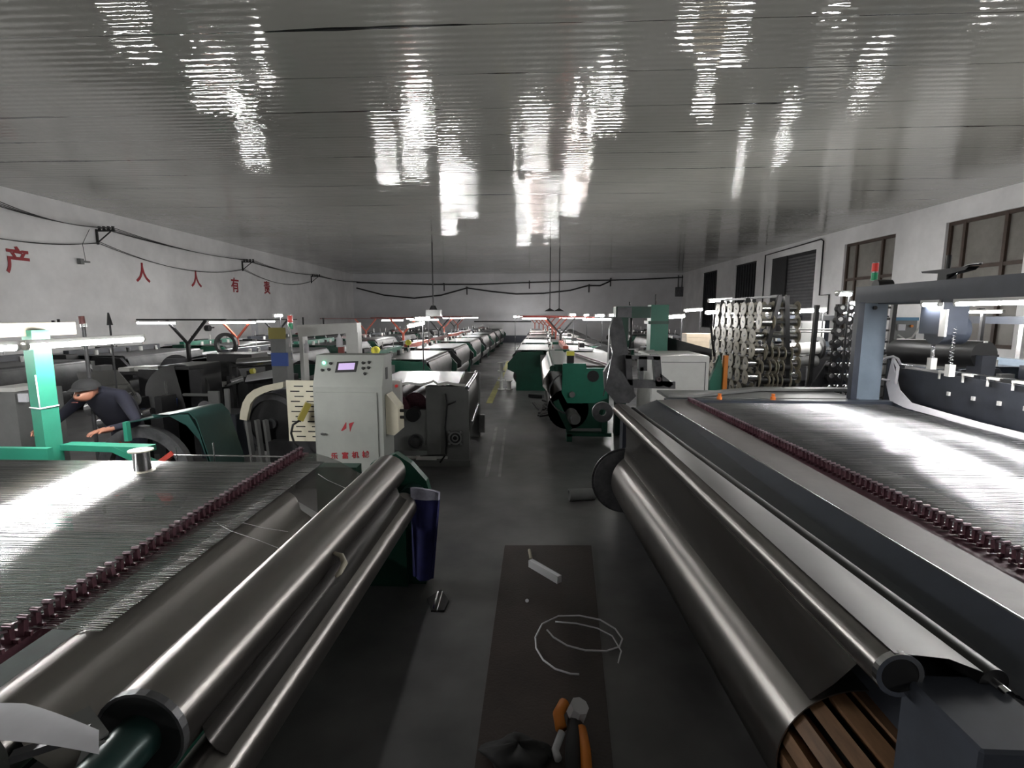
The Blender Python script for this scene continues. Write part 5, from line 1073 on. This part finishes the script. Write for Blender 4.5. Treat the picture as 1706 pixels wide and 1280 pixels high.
t = thing('dark_roll_bench', 'long black cloth-covered roll behind the small clamps, with a bright edge', 'roll', (5., 5.9, 0))
a, b = aY(1495, 585, 7.2), aY(1640, 592, 6.0); MB().cyl(a, b, .16, n=28).build('roll', 'black', t); MB().bar(a+Vector((0, 0, .16)), b+Vector((0, 0, .15)), .05, .02).build('bright_edge', 'white_paint', t); MB().box(b.x-.1, b.x+.05, 5.9, 6.1, 0, b.z).build('leg', 'navy_dark', t); MB().box(a.x-.05, a.x+.05, 7.1, 7.3, 0, a.z).build('leg', 'navy_dark', t)
# white roll between racks
t = thing('white_roll', 'white mesh roll with black flange lying between the spool rack and creel rack', 'roll', (4.9, 10, 0)); a, b = aY(1300, 583, 11.2), aY(1362, 580, 11.2); MB().cyl(a, b, .13, n=28).build('roll', 'white_paint', t); MB().ring(b, b+Vector((.05, 0, 0)), .24, .16).build('flange', 'black', t); MB().cyl(a-Vector((0, 0, .27)), b-Vector((0, 0, .27)), .11).build('lower_roll', 'grey_paint', t); MB().box(b.x-.1, b.x+.1, 11.2, 11.4, 0, b.z-.1).box(a.x, a.x+.1, 11.2, 11.4, 0, b.z-.1).build('stand', 'dark', t)
t = thing('hand_rails', 'two thin grey rails running from the spool rack to the creel rack', 'rail', (5, 10, 1.9)); a, b = aY(1306, 549, 10.5), aY(1390, 549, 10.5)
MB().cyl(a, b, .018).cyl(a-Vector((0, 0, .05)), b-Vector((0, 0, .05)), .018).build('rail', 'grey_paint', t); MB().cyl((b.x, 10.5, 0), (b.x, 10.5, b.z), .025).cyl((a.x, 10.5, 0), (a.x, 10.5, a.z), .025).build('post', 'grey_paint', t)
t = thing('wall_cupboard', 'pale two-door cupboard standing against the window wall', 'cupboard', (8, 17, 0)); a, b = aY(1335, 530, 16.), aY(1375, 530, 16.)
MB().box(a.x, b.x, 16., 16.5, 0, 2.0).build('body', 'wall', t); MB().box(a.x+.03, (a.x+b.x)/2-.01, 15.98, 16., .1, 1.95).build('door', 'white_paint', t); MB().box((a.x+b.x)/2+.01, b.x-.03, 15.98, 16., .1, 1.95).build('door', 'white_paint', t)
# ------------------------------------------------------------ worker
def worker():
    V_, E_, R_ = [], [], []
    def add(p, r, par=None):
        V_.append(tuple(p)); R_.append(r)
        if par is not None: E_.append((par, len(V_)-1))
        return len(V_)-1
    hip = Vector((-4.55, 5.5, .95)); root = add(hip, .15)
    ch = add((-4.53, 5.36, 1.16), .185, root); up_ = add((-4.52, 5.20, 1.34), .18, ch); nk = add((-4.50, 5.06, 1.42), .062, up_)
    h0 = add((-4.49, 4.98, 1.44), .072, nk); h1 = add((-4.485, 4.90, 1.43), .095, h0); h2 = add((-4.485, 4.85, 1.37), .075, h1); 
    add((-4.485, 4.775, 1.375), .012, h2); add((-4.405, 4.92, 1.42), .014, h1); add((-4.565, 4.92, 1.42), .014, h1)
    for s_, el, ha in ((1, (-4.05, 5.02, 1.08), (-4.20, 4.72, 1.06)), (-1, (-4.95, 5.0, 1.08), (-4.82, 4.72, 1.06))):
        sh = add((-4.51+s_*.20, 5.15, 1.35), .075, up_); m1_ = add(lerp((-4.51+s_*.22, 5.14, 1.33), el, .5), .06, sh); e_ = add(el, .05, m1_)
        w_ = add(lerp(el, ha, .8), .034, e_); pl_ = add(ha, .036, w_); hv = Vector(ha); d_ = (hv-Vector(el)).normalized(); sd = d_.cross(Vector((0, 0, 1))).normalized()
        for k in range(4):
            b_ = add(hv+d_*.045+sd*(k-1.5)*.022, .0095, pl_); c2 = add(hv+d_*(.08+.008*(1.5-abs(k-1.5)))+sd*(k-1.5)*.024-Vector((0, 0, .012)), .0088, b_); add(hv+d_*(.10+.008*(1.5-abs(k-1.5)))+sd*(k-1.5)*.024-Vector((0, 0, .035)), .0078, c2)
        tb = add(hv-sd*s_*.045+d_*.01, .011, pl_); add(hv-sd*s_*.06+d_*.04-Vector((0, 0, .015)), .009, tb)
    for s_ in (1, -1):
        t_ = add(hip+Vector((s_*.10, -.0, -.08)), .10, root); k_ = add(hip+Vector((s_*.13, -.08, -.46)), .065, t_); a_ = add(hip+Vector((s_*.14, .02, -.86)), .045, k_); add(hip+Vector((s_*.15, -.13, -.91)), .036, a_)
    me = bpy.data.meshes.new('tmp'); me.from_pydata(V_, E_, []); o = bpy.data.objects.new('tmp', me); col.objects.link(o)
    mo = o.modifiers.new('s', 'SKIN'); mo.use_smooth_shade = True
    for i, sv in enumerate(me.skin_vertices[0].data): sv.radius = (R_[i], R_[i]); sv.use_root = i == 0
    ss = o.modifiers.new('u', 'SUBSURF'); ss.levels = 2; ss.render_levels = 2
    dg = bpy.context.evaluated_depsgraph_get(); dg.update(); m2 = bpy.data.meshes.new_from_object(o.evaluated_get(dg)); bpy.data.objects.remove(o)
    root_ = thing('person', 'worker in a dark jacket and black cap bending over behind the green column', 'person', (-4.55, 5.3, 0)); shift = Vector((-.1, 0, 0))
    m2.name = 'body'; b_ = bpy.data.objects.new('body', m2); col.objects.link(b_); b_.parent = root_; b_.location = -root_.location
    m2.materials.clear(); m2.materials.append(MT['jacket']); m2.materials.append(MT['skin'])
    for p in m2.polygons:
        c_ = p.center; head = c_.y < 5.01 and abs(c_.x+4.485) < .14 and c_.z > 1.26; hand = c_.z < 1.09 and c_.y < 4.80 and c_.z > .9
        p.material_index = 1 if head or hand else 0
    off = Vector((0, 0, 0)); cc = Vector((-4.485, 4.93, 1.455)); cp = MB(); rows = []
    for i in range(8):
        ph = math.radians(5+i*12); rows.append([cc+Vector((math.cos(t)*.118*math.cos(ph), math.sin(t)*.125*math.cos(ph), .10*math.sin(ph))) for t in [2*math.pi*k/20 for k in range(21)]])
    cp.sheet(rows, -.006); cp.sheet([[cc+Vector((math.cos(t)*.118, math.sin(t)*.12, .008)) for t in [math.pi+math.pi*k/10 for k in range(11)]], [cc+Vector((math.cos(t)*.11, math.sin(t)*.12-.07*math.sin(math.pi*k/10), -.01)) for k, t in enumerate([math.pi+math.pi*k/10 for k in range(11)])]], .006)
    cp.build('cap', 'cap_cloth', root_)
    fe = MB()
    for s_ in (-1, 1): fe.cyl((-4.485+s_*.033, 4.785, 1.405), (-4.485+s_*.033, 4.80, 1.405), .010, n=8)
    fe.build('eye', 'black', root_); MB().box(-4.512, -4.458, 4.772, 4.79, 1.328, 1.336).build('mouth', 'red_dark', root_)
    root_.location += shift
worker()
